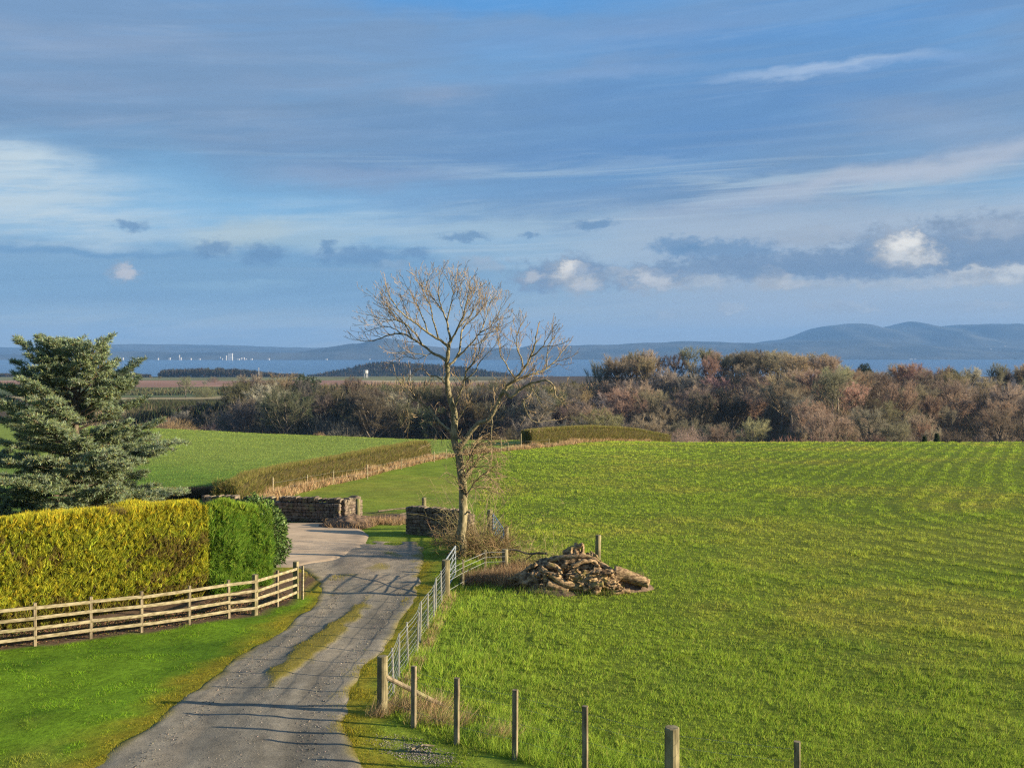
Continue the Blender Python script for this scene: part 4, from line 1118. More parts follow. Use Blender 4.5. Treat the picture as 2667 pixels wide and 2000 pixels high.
# ================================================================== DRY GRASS
SP = [(.40, .28, .15), (.46, .34, .20), (.34, .24, .12), (.42, .26, .14)]
def tall_grass(name, label, P, L, W, pal, lean=(0, 0), spread=.35, cat=None):
    n = len(P); D_ = unit(np.array([lean[0], lean[1], 1.]) + rng.normal(size=(n, 3)) * spread)
    V, Fq, cc = blades(P, D_, L, W, pick(pal, n, .2)); o = mesh_np(name, V, Fq, M['straw'], None, cc); tag(o, label, cat or 'grass', kind='stuff'); return o
def along(poly, n, lo, hi, s0=0., s1=1., clump=True):
    poly = np.asarray(poly, float); seg = np.linalg.norm(np.diff(poly[:, :2], axis=0), axis=1); cum = np.concatenate([[0], np.cumsum(seg)])
    s = (s0 + (s1 - s0) * rng.random(n)) * cum[-1]
    if clump: s = s + (vn(s * 1.3, s * 0, 8.) - .5) * 1.2; s = np.clip(s, 0, cum[-1])
    k = np.clip(np.searchsorted(cum, s, side='right') - 1, 0, len(seg) - 1); f = (s - cum[k]) / seg[k]
    x = poly[k, 0] + (poly[k + 1, 0] - poly[k, 0]) * f; y = poly[k, 1] + (poly[k + 1, 1] - poly[k, 1]) * f
    dx = (poly[k + 1, 0] - poly[k, 0]) / seg[k]; dy = (poly[k + 1, 1] - poly[k, 1]) / seg[k]
    l = lo + (hi - lo) * rng.random(n); x = x + dy * l; y = y - dx * l
    return np.stack([x, y, G(x, y) - .02], 1), s / cum[-1]
HBX = np.concatenate([HB, [[9.5, 151.0, 0], [17.0, 162.0, 0], [24., 170, 0]]])
P, s = along(HBX, 24000, -.5, 1.0); L = (.3 + .65 * vn(s * 90, s * 0, 3.)) * (.5 + .7 * rng.random(len(P)))
tall_grass('dry_grass', 'pale dead grass along the foot of the field hedges', P, L, .035 + .02 * rng.random(len(P)), SP, (.1, 0), .30)
line = np.array([WF[0], WF[0] * .5 + GPOST * .5, GPOST])
P, s = along(line, 1700, .02, .4); L = (.08 + .28 * vn(s * 30, s * 0, 4.)) * (.5 + .7 * rng.random(len(P)))
tall_grass('dry_grass', 'bleached grass standing along the netting fence', P, L, .010 + .008 * rng.random(len(P)), SP + [(.22, .22, .06)], (.25, -.1), .35)
def patch(cx, cy, rx, ry, n, k=1.3):
    a = rng.random(n) * 6.283; r_ = rng.random(n) ** .6 * (.7 + .5 * vn(np.cos(a) * 2 + 5, np.sin(a) * 2, 5.)); x = cx + np.cos(a) * r_ * rx; y = cy + np.sin(a) * r_ * ry
    return np.stack([x, y, G(x, y) - .02], 1)
P = np.concatenate([patch(-.55, 38.4, 1.5, 1.3, 5000), patch(.2, 37.2, .9, .6, 1600), patch(.1, 40.4, .8, 1.2, 2500)])
tall_grass('dry_grass', 'reddish dead weeds between the corner fence and the stump', P, .25 + .45 * rng.random(len(P)), .016, [(.22, .13, .07), (.30, .20, .11), (.16, .10, .06), (.36, .27, .15)], (.1, 0), .5)
P = np.concatenate([patch(SG[0] - 1.0, SG[1] - 4, 1.5, 1.3, 2200), patch(SG[0] + .6, SG[1] - 3.0, 1.6, .9, 1200)])
tall_grass('dry_grass', 'tan withered grass in the gap between the stone walls', P, .2 + .4 * rng.random(len(P)), .022, [(.34, .22, .12), (.40, .28, .16), (.26, .17, .09)], (.15, 0), .5)
P = np.concatenate([patch(WF[0][0] + .7, WF[0][1] + .3, .9, .5, 900), patch(WF[1][0] + .5, WF[1][1] + .3, .8, .4, 500), patch(WF[2][0] + .8, WF[2][1] + .35, .45, .3, 260), patch(WF[0][0] - .1, WF[0][1] - .1, .28, .28, 260)])
tall_grass('dry_grass', 'straggling straw coloured grass around the near fence posts', P, .2 + .4 * rng.random(len(P)), .010, SP + [(.25, .24, .08)], (.55, .1), .45)

# heap of soil between the walls
def heap(name, label, cx, cy, rx, ry, h, seed, mat, kind=None, cat='heap', n=46):
    a = np.linspace(-1, 1, n); X_, Y_ = np.meshgrid(a, a); r_ = np.sqrt(X_ ** 2 + Y_ ** 2)
    x = cx + X_ * rx; y = cy + Y_ * ry
    f = np.clip(1 - r_ ** 1.7, -.2, 1) * (.55 + .9 * fbm(x * 1.3, y * 1.3, seed, 4)) + (fbm(x * 5, y * 5, seed + 2, 3) - .5) * .22
    z = G0(x, y) - .08 + f * h
    i = np.arange(n * n).reshape(n, n); Fq = np.stack([i[:-1, :-1], i[:-1, 1:], i[1:, 1:], i[1:, :-1]], -1).reshape(-1, 4)
    o = mesh_np(name, np.stack([x, y, z], -1).reshape(-1, 3), Fq, mat, None, None, True); tag(o, label, cat, kind=kind); return o
heap('soil_heap', 'heap of brown soil and withered grass beside the round gatepost', SG[0] - 1.2, SG[1] - 3.8, 1.7, 1.3, .75, 3., M['soil'])
heap('soil_heap', 'low bank of dark soil behind the gap in the walls', SG[0] + .9, SG[1] - 1.2, 2.6, .8, .5, 7., M['soil'])
for k, (a, b, lab) in enumerate([((985, 1338), (1062, 1331), 'grey fallen rail lying on the dark soil bank'), ((1030, 1352), (1062, 1343), 'broken pale timber lying between the soil bank and the stone wall')]):
    pa, pb = gp(*a, 20, 120), gp(*b, 20, 120); mb = MB(); mb.tube([pa + [0, 0, .16], (pa + pb) / 2 + [0, 0, .20], pb + [0, 0, .18]], [.05, .045, .04], 8, wob=.012); tag(mb.build('fallen_rail', M['dark_bark']), lab, 'timber')

# ================================================================== BRAMBLES AND BUSH BY THE ASH
def thicket(name, label, cat, cx, cy, rx, ry, hgt, n, pal, arch, r=.009):
    z0 = float(G0(cx, cy)); o = empty(name, (cx, cy, z0)); tag(o, label, cat); mb = MB()
    for k in range(n):
        a = random.random() * 6.283; q = random.random() ** .5
        p = np.array([cx + math.cos(a) * q * rx, cy + math.sin(a) * q * ry, 0]); p[2] = G0(p[0], p[1]) - .03
        d_ = np.array([random.gauss(0, .55), random.gauss(0, .55), 1.1]); d_ /= np.linalg.norm(d_); ln = hgt * random.uniform(.5, 1.35); Q = [p]; m_ = 8
        dr = np.array([random.gauss(0, 1), random.gauss(0, 1), -.9]) * arch * random.uniform(.3, 1.4)
        for j in range(m_):
            d_ = d_ + dr / m_ + np.array([random.gauss(0, .09), random.gauss(0, .09), random.gauss(0, .06)]); d_ /= np.linalg.norm(d_); Q.append(Q[-1] + d_ * ln / m_)
            if Q[-1][2] < G0(Q[-1][0], Q[-1][1]) + .02: break
        c_ = np.array(pal[k % len(pal)]) * random.uniform(.7, 1.25)
        mb.tube(np.array(Q), np.linspace(r * random.uniform(.7, 1.3), r * .45, len(Q)), 4, cap=False, col=c_)
        for j in range(2, len(Q) - 1):
            for _ in range(2):
                if random.random() < .75:
                    e = rdir(1)[0] + d_ * .5; e[2] += .25; e /= np.linalg.norm(e); l2 = random.uniform(.15, .42); w_ = Q[j] + e * l2 * .5 + np.array([0, 0, .02])
                    mb.tube(np.array([Q[j], w_, Q[j] + e * l2 + np.array([random.gauss(0, .03), random.gauss(0, .03), .05])]), [r * .55, r * .45, r * .35], 3, cap=False, col=c_)
    mb.build('stems', M['twig'], o, False, True); return o
thicket('bramble_thicket', 'tangled tan brambles around the foot of the leafless ash tree', 'brambles', -1.2, 45.0, 1.3, 1.5, 1.45, 430, [(.23, .155, .08), (.28, .20, .105), (.17, .12, .055), (.21, .19, .07)], 1.15, .011)
thicket('bramble_thicket', 'low brown brambles spilling in front of the dark stone wall', 'brambles', -2.6, 48.6, 1.1, 1.2, 1.0, 110, [(.22, .15, .09), (.28, .2, .12), (.2, .17, .07)], 1.1)
thicket('hawthorn_bush', 'spindly bare bush with pale upright twigs between the ash and the blue gate', 'bush', -1.35, 46.4, .6, .7, 3.5, 75, [(.24, .19, .10), (.20, .18, .08), (.29, .23, .14)], .8, .010)
thicket('bramble_thicket', 'loose greenish bramble arching left of the stump top', 'brambles', 1.05, 41.2, 1.2, .9, 1.25, 120, [(.25, .23, .08), (.30, .25, .12)], 1.1)
mb = MB(); a_, b_ = wp(1322, 1432, 40.6), wp(1425, 1441, 40.2)
mb.tube(smooth_line([a_, wp(1345, 1432, 40.6), wp(1375, 1442, 40.4), wp(1400, 1440, 40.3), b_], 12), np.linspace(.03, .05, 12), 7, wob=.012)
mb.tube(smooth_line([wp(1356, 1482, 40.3), wp(1368, 1460, 40.4), wp(1392, 1440, 40.3)], 8), np.linspace(.035, .02, 8), 6)
tag(mb.build('fallen_branch', M['dark_bark']), 'dark forked branch lying between the mossy post and the stump', 'branch')

# ================================================================== UPROOTED STUMP
def noise3(P, f, s):
    return (vn(P[:, 0] * f + P[:, 2] * f * .7, P[:, 1] * f - P[:, 2] * f * .5, s) + vn(P[:, 1] * f + 7.1, P[:, 2] * f + P[:, 0] * f * .6, s + 1.7) + vn(P[:, 2] * f + 3.3, P[:, 0] * f - P[:, 1] * f * .4, s + 4.1)) / 3 - .5
from mathutils import noise as mnoise
def lump(mb, c, r, seed, sub=5, amp=.5):
    bm = bmesh.new(); bmesh.ops.create_icosphere(bm, subdivisions=sub, radius=1.0)
    V = np.array([v.co for v in bm.verts]); Fs = [[v.index for v in f.verts] for f in bm.faces]; bm.free()
    o = Vector((seed * 3.7, seed * 1.9, seed * 5.1)); d = []
    for v in V:
        p = Vector(v); w = p * 1.1 + o
        q = mnoise.fractal(w, 1.0, 2.0, 3) * .55                                     # big swellings
        g = 1.0 - abs(mnoise.noise(Vector((p.x * 2.6 + q, p.y * 2.6, p.z * 1.3)) + o)) * 2.6     # roots running over it
        h = 1.0 - abs(mnoise.noise(Vector((p.x * 5.5, p.y * 5.5 + q * 2, p.z * 4.0)) + o)) * 2.6
        f = mnoise.fractal(p * 11 + o, .9, 2.1, 4)
        d.append(q + max(g, -.6) * .13 + max(h, -.6) * .10 + f * .10)
    W_ = V * (1 + amp * np.array(d))[:, None] * np.asarray(r); mb.add(W_ + np.asarray(c), Fs)
def stump():
    c = gp(1490, 1546); c[1] += .6; c[2] = float(G0(c[0], c[1])); sc = c[1] / F
    o = empty('uprooted_stump', c); tag(o, 'huge uprooted tree stump with gnarled mossy roots beside the post', 'stump')
    def L(px, py, dy=0.): return wp(px, py, c[1] + dy)
    mb = MB()
    lump(mb, L(1490, 1522, .25), (1.45, 1.0, .50), 1., 6, .95); lump(mb, L(1415, 1528, -.15), (.62, .60, .46), 4., 6, .9); lump(mb, L(1545, 1520, -.25), (.9, .66, .44), 7., 6, .9)
    lump(mb, L(1500, 1472, .5), (.85, .6, .42), 11.); lump(mb, L(1600, 1530, .1), (.55, .5, .52), 15.); lump(mb, L(1420, 1556, -.5), (.62, .45, .26), 19., 4); lump(mb, L(1440, 1480, .6), (.75, .5, .34), 23.)
    mb.build('root_mass', M['stump'], o, True)
    def root(pts, r0, r1):
        mb = MB(); n = 14; q = smooth_line([L(*p) for p in pts], n); q[1:] += (rng.random((n - 1, 3)) - .5) * .045
        mb.tube(q, np.linspace(r0, r1, n) * (1 + .25 * (rng.random(n) - .5)), 9, wob=.03); mb.build('root', M['root'], o, True)
    root([(1412, 1484, -.55), (1440, 1500, -.75), (1475, 1520, -.8), (1530, 1532, -.7), (1560, 1530, -.5)], .10, .16)
    root([(1408, 1478, -.5), (1420, 1500, -.7), (1418, 1525, -.75), (1424, 1545, -.8)], .11, .05)
    root([(1425, 1470, -.4), (1450, 1478, -.5), (1462, 1500, -.7), (1440, 1530, -.8)], .10, .05)
    root([(1430, 1460, .3), (1470, 1452, .2), (1510, 1450, .1), (1540, 1452, .1), (1570, 1470, .0), (1600, 1490, -.3)], .08, .09)
    root([(1490, 1475, -.2), (1520, 1462, -.2), (1545, 1462, -.1), (1560, 1475, -.2)], .08, .06)
    root([(1530, 1440, .2), (1545, 1450, .1), (1552, 1466, 0)], .06, .04); root([(1538, 1436, .2), (1552, 1446, .1), (1566, 1462, 0)], .035, .02)
    root([(1560, 1520, -.6), (1580, 1535, -.7), (1600, 1545, -.7), (1612, 1560, -.6)], .07, .03)
    root([(1590, 1500, -.5), (1600, 1520, -.6), (1592, 1545, -.7)], .08, .04); root([(1470, 1540, -.7), (1500, 1548, -.8), (1530, 1552, -.75), (1545, 1545, -.7)], .06, .07)
    root([(1440, 1545, -.7), (1470, 1560, -.8), (1510, 1562, -.8)], .05, .03); root([(1380, 1530, -.1), (1400, 1555, -.5), (1430, 1572, -.8), (1460, 1572, -.9)], .07, .03)
    root([(1395, 1470, .3), (1370, 1485, .3), (1345, 1520, .2)], .09, .06); root([(1340, 1500, .5), (1390, 1475, .5), (1450, 1455, .4)], .05, .06)
    for k in range(22):
        x, y = random.uniform(1395, 1625), random.uniform(1480, 1560); a = random.uniform(-2.8, .4)
        root([(x, y, -.55), (x + 10 * math.cos(a), y + 9 * math.sin(a), -.85), (x + 20 * math.cos(a + .5), y + 14 * math.sin(a + .5), -.9)], random.uniform(.02, .06), .012)
    mb = MB(); q = smooth_line([L(1498, 1470, .6), L(1502, 1450, .6), L(1500, 1432, .62), L(1505, 1418, .64)], 10)
    mb.tube(q, np.linspace(.24, .10, 10), 10, wob=.10); mb.tube(smooth_line([L(1492, 1455, .5), L(1486, 1438, .5), L(1489, 1424, .5)], 6), np.linspace(.12, .03, 6), 7, wob=.05); mb.tube(smooth_line([L(1508, 1455, .5), L(1517, 1438, .5), L(1519, 1416, .5)], 6), np.linspace(.10, .025, 6), 7, wob=.04); mb.tube(smooth_line([L(1500, 1460, .2), L(1503, 1445, .2), L(1497, 1430, .3)], 6), np.linspace(.11, .03, 6), 7, wob=.04); mb.build('stub', M['root'], o, True)
    mb = MB(); q = smooth_line([L(1470, 1442, .6), L(1488, 1428, .6), L(1505, 1424, .55), L(1518, 1418, .5)], 8); mb.tube(q, np.linspace(.12, .07, 8), 10, wob=.05); mb.build('root', M['root'], o, True)
    return c
SC_ = stump()
def log(label, a, b, r0, r1, name='log'):
    mb = MB(); n = 12; q = smooth_line([a, (np.array(a) + b) / 2 + np.array([0, 0, .02]), b], n); mb.tube(q, np.linspace(r0, r1, n) * (1 + .12 * (rng.random(n) - .5)), 14, wob=.035); tag(mb.build(name, M['root'], None, True), label, 'log')
log('sawn log poking out at the right end of the stump heap', wp(1597, 1490, SC_[1] - .2), wp(1690, 1520, SC_[1] - .35), .27, .15)
for (a, b, r0, r1, da, lab) in [((1425, 1520), (1478, 1540), .17, .14, -.75, 'pale split log lying across the front of the stump heap'), ((1520, 1535), (1572, 1520), .13, .11, -.85, 'thick broken limb resting on the middle of the stump heap'), ((1545, 1480), (1590, 1500), .14, .10, -.1, 'short mossy log on the right shoulder of the stump heap')]:
    log(lab, wp(*a, SC_[1] + da), wp(*b, SC_[1] + da - .08), r0, r1)
heap('soil_heap', 'spill of loose brown earth in front of the uprooted stump', SC_[0] - .5, SC_[1] - .55, 1.5, .75, .42, 21., M['soil'])
P = np.concatenate([patch(SC_[0] - .9, SC_[1] - .8, 1.2, .45, 1300), patch(SC_[0] + .8, SC_[1] - .8, 1.1, .35, 1100), patch(SC_[0] + .2, SC_[1] + .2, 1.2, .5, 260) + np.array([0, 0, .42])])
tall_grass('weeds', 'green weeds and grass growing through the stump heap', P, .12 + .25 * rng.random(len(P)), .014, [(.10, .17, .03), (.16, .20, .04), (.22, .19, .07)], (.1, 0), .6)
log('short broken log lying against the lower right of the stump', wp(1590, 1545, SC_[1] - .8), wp(1640, 1538, SC_[1] - .7), .10, .08)
heap('earth_mound', 'rounded mound of grey brown earth behind the right end of the stump', SC_[0] + 1.95, SC_[1] + .4, 1.15, .95, .75, 13., M['soil'])
P = patch(SC_[0] + 1.9, SC_[1] + .5, .9, .7, 1500); P[:, 2] += .25
tall_grass('dry_grass', 'thin grey stalks on the earth mound by the stump', P, .2 + .3 * rng.random(len(P)), .010, [(.26, .19, .12), (.20, .14, .09)], (.3, 0), .7)

# ================================================================== WOODS
def make_tree(kind, seed, H=10.0):
    """trunk and crown mesh of one tree, base at the origin"""
    r = random.Random(seed); g = np.random.default_rng(seed); mb = MB(); Ps, Ds, Ls, Ws = [], [], [], []
    if kind in ('broad', 'tall', 'fan'):
        f0 = {'broad': .22, 'tall': .42, 'fan': .12}[kind]; wid = {'broad': .44, 'tall': .24, 'fan': .42}[kind] * H
        bend = [r.gauss(0, .25), r.gauss(0, .25)]
        tp = np.array([[bend[0] * (k / 7) ** 2, bend[1] * (k / 7) ** 2, H * .82 * k / 7] for k in range(8)]); mb.tube(tp, np.linspace(.24, .05, 8), 7, cap=False, wob=.04)
        for k in range({'broad': 17, 'tall': 14, 'fan': 18}[kind]):
            f = f0 + (.80 - f0) * (k + r.random()) / 17; i = min(int(f / .82 * 7), 6); p = tp[i] + (tp[i + 1] - tp[i]) * (f / .82 * 7 - i)
            az = k * 2.4 + r.uniform(-.5, .5); zt = H * min(1.0, f + (1 - f) * r.uniform(.45, 1.0)); q = max(0.12, 1 - ((zt / H - .55) / .5) ** 2) ** .5 * wid * r.uniform(.6, 1.1)
            e = np.array([math.cos(az) * q, math.sin(az) * q, zt]); mid = p + (e - p) * .5 + np.array([math.cos(az), math.sin(az), -.3]) * .12 * q
            Q = smooth_line([p, mid, e], 7); mb.tube(Q, np.linspace(.10, .03, 7), 4, cap=False)
            for j in range(9):
                s = 1.2 + 4.8 * (j + r.random()) / 9; i2 = min(int(s), 5); a = Q[i2] + (Q[i2 + 1] - Q[i2]) * (s - i2); T = Q[i2 + 1] - Q[i2]; T /= np.linalg.norm(T)
                d_ = T * .6 + g.normal(size=3) * .55 + np.array([0, 0, .35]); d_ /= np.linalg.norm(d_); l2 = r.uniform(.8, 1.9); e2 = a + d_ * l2
                Ps.append(a[None]); Ds.append(d_[None]); Ls.append([l2]); Ws.append([.09])
                m_ = 46; tt_ = g.random(m_); P_ = a + (e2 - a) * tt_[:, None]; D_ = unit(d_ * .7 + g.normal(size=(m_, 3)) * .6 + np.array([0, 0, .3]))
                Ps.append(P_); Ds.append(D_); Ls.append(.4 + .7 * g.random(m_)); Ws.append(.024 + .018 * g.random(m_))
    elif kind == 'scrub':
        m_ = 5200; a = unit(g.normal(size=(m_, 3))); a[:, 2] = np.abs(a[:, 2]); rr = g.random(m_) ** .45 * (.75 + .45 * vn(np.arctan2(a[:, 1], a[:, 0]) * 1.6, a[:, 2] * 2.5, seed))
        P_ = a * rr[:, None] * np.array([.55, .55, .85]) * H; Ps.append(P_); Ds.append(unit(a * .5 + g.normal(size=(m_, 3)) * .5 + np.array([0, 0, .7]))); Ls.append(.5 + .9 * g.random(m_)); Ws.append(.034 + .03 * g.random(m_))
        for k in range(9):
            d_ = np.array([r.gauss(0, .4), r.gauss(0, .4), 1]); d_ /= np.linalg.norm(d_); mb.tube(np.array([[0, 0, 0], d_ * H * .35, d_ * H * .7 + [0, 0, .3]]), [.10, .06, .03], 4, cap=False)
    elif kind == 'fir':
        mb.tube(np.array([[0, 0, 0], [0, 0, H * .95]]), [.22, .03], 6, cap=False); m_ = 4200; z = g.random(m_) ** .8; az = g.random(m_) * 6.283
        w_ = (1 - z) * .24 * H * (.55 + .5 * np.abs(np.sin(z * 22 + np.sin(az * 3)))) + .1; q = g.random(m_) ** .5
        Ps.append(np.stack([np.cos(az) * w_ * q, np.sin(az) * w_ * q, .06 * H + z * .92 * H], 1)); Ds.append(unit(np.stack([np.cos(az), np.sin(az), .15 + .3 * g.normal(size=m_)], 1) + g.normal(size=(m_, 3)) * .3)); Ls.append(.3 + .5 * g.random(m_)); Ws.append(.12 + .1 * g.random(m_))
    else:   # round: dense evergreen or ivy clad crown
        mb.tube(np.array([[0, 0, 0], [.1, 0, H * .4], [0, .1, H * .75]]), [.24, .17, .05], 7, cap=False); m_ = 4200; a = unit(g.normal(size=(m_, 3)))
        ph = vn(np.arctan2(a[:, 1], a[:, 0]) * 2 + 3, a[:, 2] * 3.2, seed); rr = (.62 + .55 * ph) * g.random(m_) ** .3
        Ps.append(a * rr[:, None] * np.array([.36, .36, .36]) * H + np.array([0, 0, .62 * H])); Ds.append(unit(a * .6 + g.normal(size=(m_, 3)))); Ls.append(.3 + .4 * g.random(m_)); Ws.append(.14 + .12 * g.random(m_))
        for k in range(8):
            az = k * .8; e = np.array([math.cos(az) * .22 * H, math.sin(az) * .22 * H, H * r.uniform(.55, .8)]); mb.tube(np.array([[0, 0, H * .3], e * [.5, .5, .85], e]), [.1, .07, .03], 4, cap=False)
    P_, D_, L_, W_ = np.concatenate(Ps), np.concatenate(Ds), np.concatenate(Ls), np.concatenate(Ws)
    n = len(P_); cc = np.clip(1 + .13 * g.normal(size=(n, 1)), .6, 1.5) * np.array([1, 1, 1]); V, Fq, cv = blades(P_, D_, L_, W_, cc)
    t_ = mb.build('trunk', M['wood_bark']); c_ = mesh_np('crown', V, Fq, M['wood_twig'], None, cv)
    for o in (t_, c_): bpy.data.objects.remove(o)
    return t_me.pop(), c_me.pop()
t_me, c_me = [], []
_link = link
def link(name, me, mat=None, parent=None, keep=True):
    if name == 'trunk' and parent is None: t_me.append(me)
    if name == 'crown' and parent is None: c_me.append(me)
    return _link(name, me, mat, parent, keep)
PROTO = {k: [make_tree(k, 100 * i + j) for j in range(n_)] for i, (k, n_) in enumerate([('broad', 4), ('tall', 3), ('fan', 2), ('scrub', 3), ('fir', 2), ('round', 2)])}
link = _link
COL = {'dim olive': (.135, .135, .075), 'dim grey': (.15, .142, .118), 'dim brown': (.165, .13, .095), 'blush': (.40, .29, .235), 'brown': (.305, .245, .17), 'russet': (.37, .27, .175), 'pinkish': (.335, .26, .19), 'olive': (.25, .225, .13), 'grey': (.31, .27, .215), 'evergreen': (.055, .08, .035), 'ivy green': (.10, .115, .045), 'tan': (.34, .24, .14)}  # left wood's olive, grey and brown have its shade put into the colour
NAMES = {'broad': 'woodland_tree', 'tall': 'woodland_tree', 'fan': 'woodland_tree', 'scrub': 'woodland_bush', 'fir': 'fir_tree', 'round': 'evergreen_tree'}
def plant(kind, x, y, h, colname, label, group=None, jit=.26, wide=1.0, dz=-.15):
    tm, cm = random.choice(PROTO[kind]); o = empty(NAMES[kind], (x, y, float(G0(x, y)) + dz), random.uniform(0, 6.283))
    s = h / 10.; o.scale = (s * wide * random.uniform(.9, 1.15), s * wide * random.uniform(.9, 1.15), s)
    tag(o, label, 'bush' if kind == 'scrub' else 'tree', group)
    for nm, me in (('trunk', tm), ('crown', cm)):
        c = bpy.data.objects.new(nm, me); C.objects.link(c); c.parent = o
        b = random.gauss(1, jit); c.color = tuple(max(.01, v * b * random.gauss(1, .06)) for v in COL[colname]) + (1.,)
    return o
SKYL = [(330, 1085), (400, 1075), (500, 1050), (600, 1020), (625, 990), (690, 980), (760, 990), (850, 985), (920, 978), (1000, 985), (1100, 1000), (1200, 1003), (1300, 990), (1400, 990), (1500, 985), (1545, 958), (1600, 945), (1640, 930), (1700, 910), (1740, 925), (1800, 908), (1860, 915), (1900, 922), (1990, 912), (2050, 925), (2120, 932), (2170, 930), (2190, 958), (2230, 970), (2290, 972), (2350, 952), (2400, 958), (2450, 962), (2550, 960), (2667, 952), (3000, 950)]
def top_at(px): return np.interp(px, [p[0] for p in SKYL], [p[1] for p in SKYL])
spots = []
def free(x, y, d):
    for a, b in spots:
        if (a - x) ** 2 + (b - y) ** 2 < d * d: return False
    spots.append((x, y)); return True
def px_of(x, y): return CX + F * x / y
def py_of(z, y): return YH + F * (CZ - z) / y
ZN = {'ridge': 'on the skyline of the wooded hill', 'slope': 'on the slope of the wooded hill', 'foot': 'at the foot of the wooded hill', 'den': 'in the shaded wood beyond the left field'}
def wood_tree(x, y, zone):
    px = px_of(x, y); top = top_at(px); zb = float(G0(x, y)); lim = CZ - (top - YH) * y / F - zb
    q = random.random()
    if zone == 'ridge':
        h = lim * random.uniform(.80, 1.03); kind = random.choices(['tall', 'broad', 'fan'], [5, 3, 1.5])[0]; cn = random.choices(['brown', 'grey', 'russet', 'olive'], [4, 4, 1, 1.5])[0]; h = min(max(h, 5.), 19)
    elif zone == 'den':
        h = min(lim * random.uniform(.80, 1.0), 20); h = max(min(h, random.uniform(14, 21)), 4.)
        kind = random.choices(['tall', 'broad', 'fan', 'scrub', 'fir', 'round'], [4, 5, 2, 2, .7, .7])[0]; cn = 'evergreen' if kind in ('fir',) else 'ivy green' if kind == 'round' else random.choices(['dim brown', 'dim grey', 'dim olive', 'grey'], [3, 4, 5, 1])[0]
        if px < 620 and kind in ('tall',): kind = 'scrub'
        if px < 600: h = min(h, 9)
    else:
        h = min(random.uniform(11., 17.), max(lim * .97, 5.)) if zone == 'slope' else min(random.uniform(7., 14.), max(lim * .92, 4))
        kind = random.choices(['broad', 'fan', 'tall', 'scrub', 'round', 'fir'], [7, 3, 1.2, 1.6 if zone == 'foot' else .4, .10, .0])[0]
        pk = sst(1750, 2150, px); cn = random.choices(['brown', 'pinkish', 'russet', 'grey', 'olive'], [6, .4 + 1.2 * pk, .6 + 1.8 * pk, 2.5 - 1.2 * pk, .7])[0]
        if kind == 'round': cn = 'ivy green'
        if kind == 'fir': cn = 'evergreen'
    if lim < 3.2: return False
    w = {'broad': 'bare %s tree', 'fan': 'bare %s tree', 'tall': 'slender bare %s tree', 'scrub': 'bushy %s thicket', 'fir': 'dark %s fir', 'round': 'leafy %s tree'}[kind] % cn
    plant(kind, x, y, h, cn, w + ' ' + ZN[zone], 'trees ' + ZN[zone], wide=random.uniform(.95, 1.3) if kind != 'tall' else 1.1)
    return True
# lone and conspicuous trees first
def special(px, D, top, kind, cn, label, wide=1.0, base=None):
    x = (px - CX) * D / F; zb = float(G0(x, D)); h = CZ - (top - YH) * D / F - zb; spots.append((x, D)); return plant(kind, x, D, h, cn, label, wide=wide, jit=.03)
special(1562, 412, 948, 'broad', 'grey', 'small dark bare tree standing alone at the left end of the hilltop wood', .75)
special(1604, 408, 938, 'tall', 'brown', 'dark bare tree second from the left end of the hilltop wood', 1.4)
special(2128, 424, 925, 'broad', 'russet', 'broad domed russet tree standing proud on the hilltop skyline', 1.25)
special(2252, 424, 943, 'round', 'evergreen', 'dark domed evergreen against the water right of the russet tree', .95)
special(2190 + 285, 430, 955, 'round', 'evergreen', 'small dark evergreen among the bare trees near the right edge', .9)
special(483, 640, 985, 'broad', 'olive', 'solitary bare tree on the pale strip of the far field', 1.0)
special(797, 405, 970, 'round', 'evergreen', 'dark cedar like evergreen standing above the left wood', .8)
special(655, 408, 985, 'tall', 'brown', 'tall bare tree at the left end of the left wood', 1.3)
special(735, 404, 982, 'broad', 'tan', 'pale stemmed bare tree above the shaded left wood', 1.0)
special(1790, 196, 1095, 'scrub', 'blush', 'rounded pinkish bare bush behind the end of the crest hedge', 1.15)
special(834, 196, 1117, 'scrub', 'tan', 'straw coloured bush on the crest of the left field', 1.2)
special(2408, 214, 1133, 'fir', 'evergreen', 'tiny dark fir on the field crest, left of two')
special(2440, 214, 1126, 'fir', 'evergreen', 'tiny dark fir on the field crest, right of two')
for (px, top, cn, lab) in [(395, 1085, 'pinkish', 'reddish bare bush just beyond the left field crest'), (430, 1072, 'tan', 'tall tan bush just beyond the left field crest'), (468, 1078, 'tan', 'feathery tan bush between two bushes beyond the left field crest'), (505, 1100, 'olive', 'low olive bush beyond the left field crest'), (560, 1112, 'grey', 'low grey bush beyond the left field crest'), (640, 1122, 'grey', 'low grey bush before the shaded left wood'), (930, 1128, 'olive', 'olive bush right of the straw coloured bush')]:
    special(px, 225, top, 'scrub', cn, lab, 1.25)
for k in range(26):
    D = random.uniform(600, 1900); u = random.choice([random.uniform(-.42, -.22), random.uniform(-.30, .08)]); kd, cn_ = random.choice([('scrub', 'olive'), ('scrub', 'dim brown'), ('broad', 'grey'), ('broad', 'olive'), ('round', 'ivy green')])
    plant(kd, u * D, D, random.uniform(5, 9), cn_, {'scrub': 'scattered %s bush on the far fields', 'broad': 'small bare %s tree on the far fields', 'round': 'small leafy %s tree on the far fields'}[kd] % cn_, 'trees and bushes dotted over the far fields', wide=1.5)
nt = 0
for k in range(4000):
    if nt >= 62: break
    u = .105 + (.60 - .105) * random.random(); y = random.uniform(405, 440)
    if free(u * y, y, 3.7): nt += wood_tree(u * y, y, 'ridge')
nt = 0
for k in range(9000):
    if nt >= 96: break
    u = .04 + .55 * random.random(); y = random.uniform(318, 405)
    if free(u * y, y, 7.2): nt += wood_tree(u * y, y, 'slope')
nt = 0
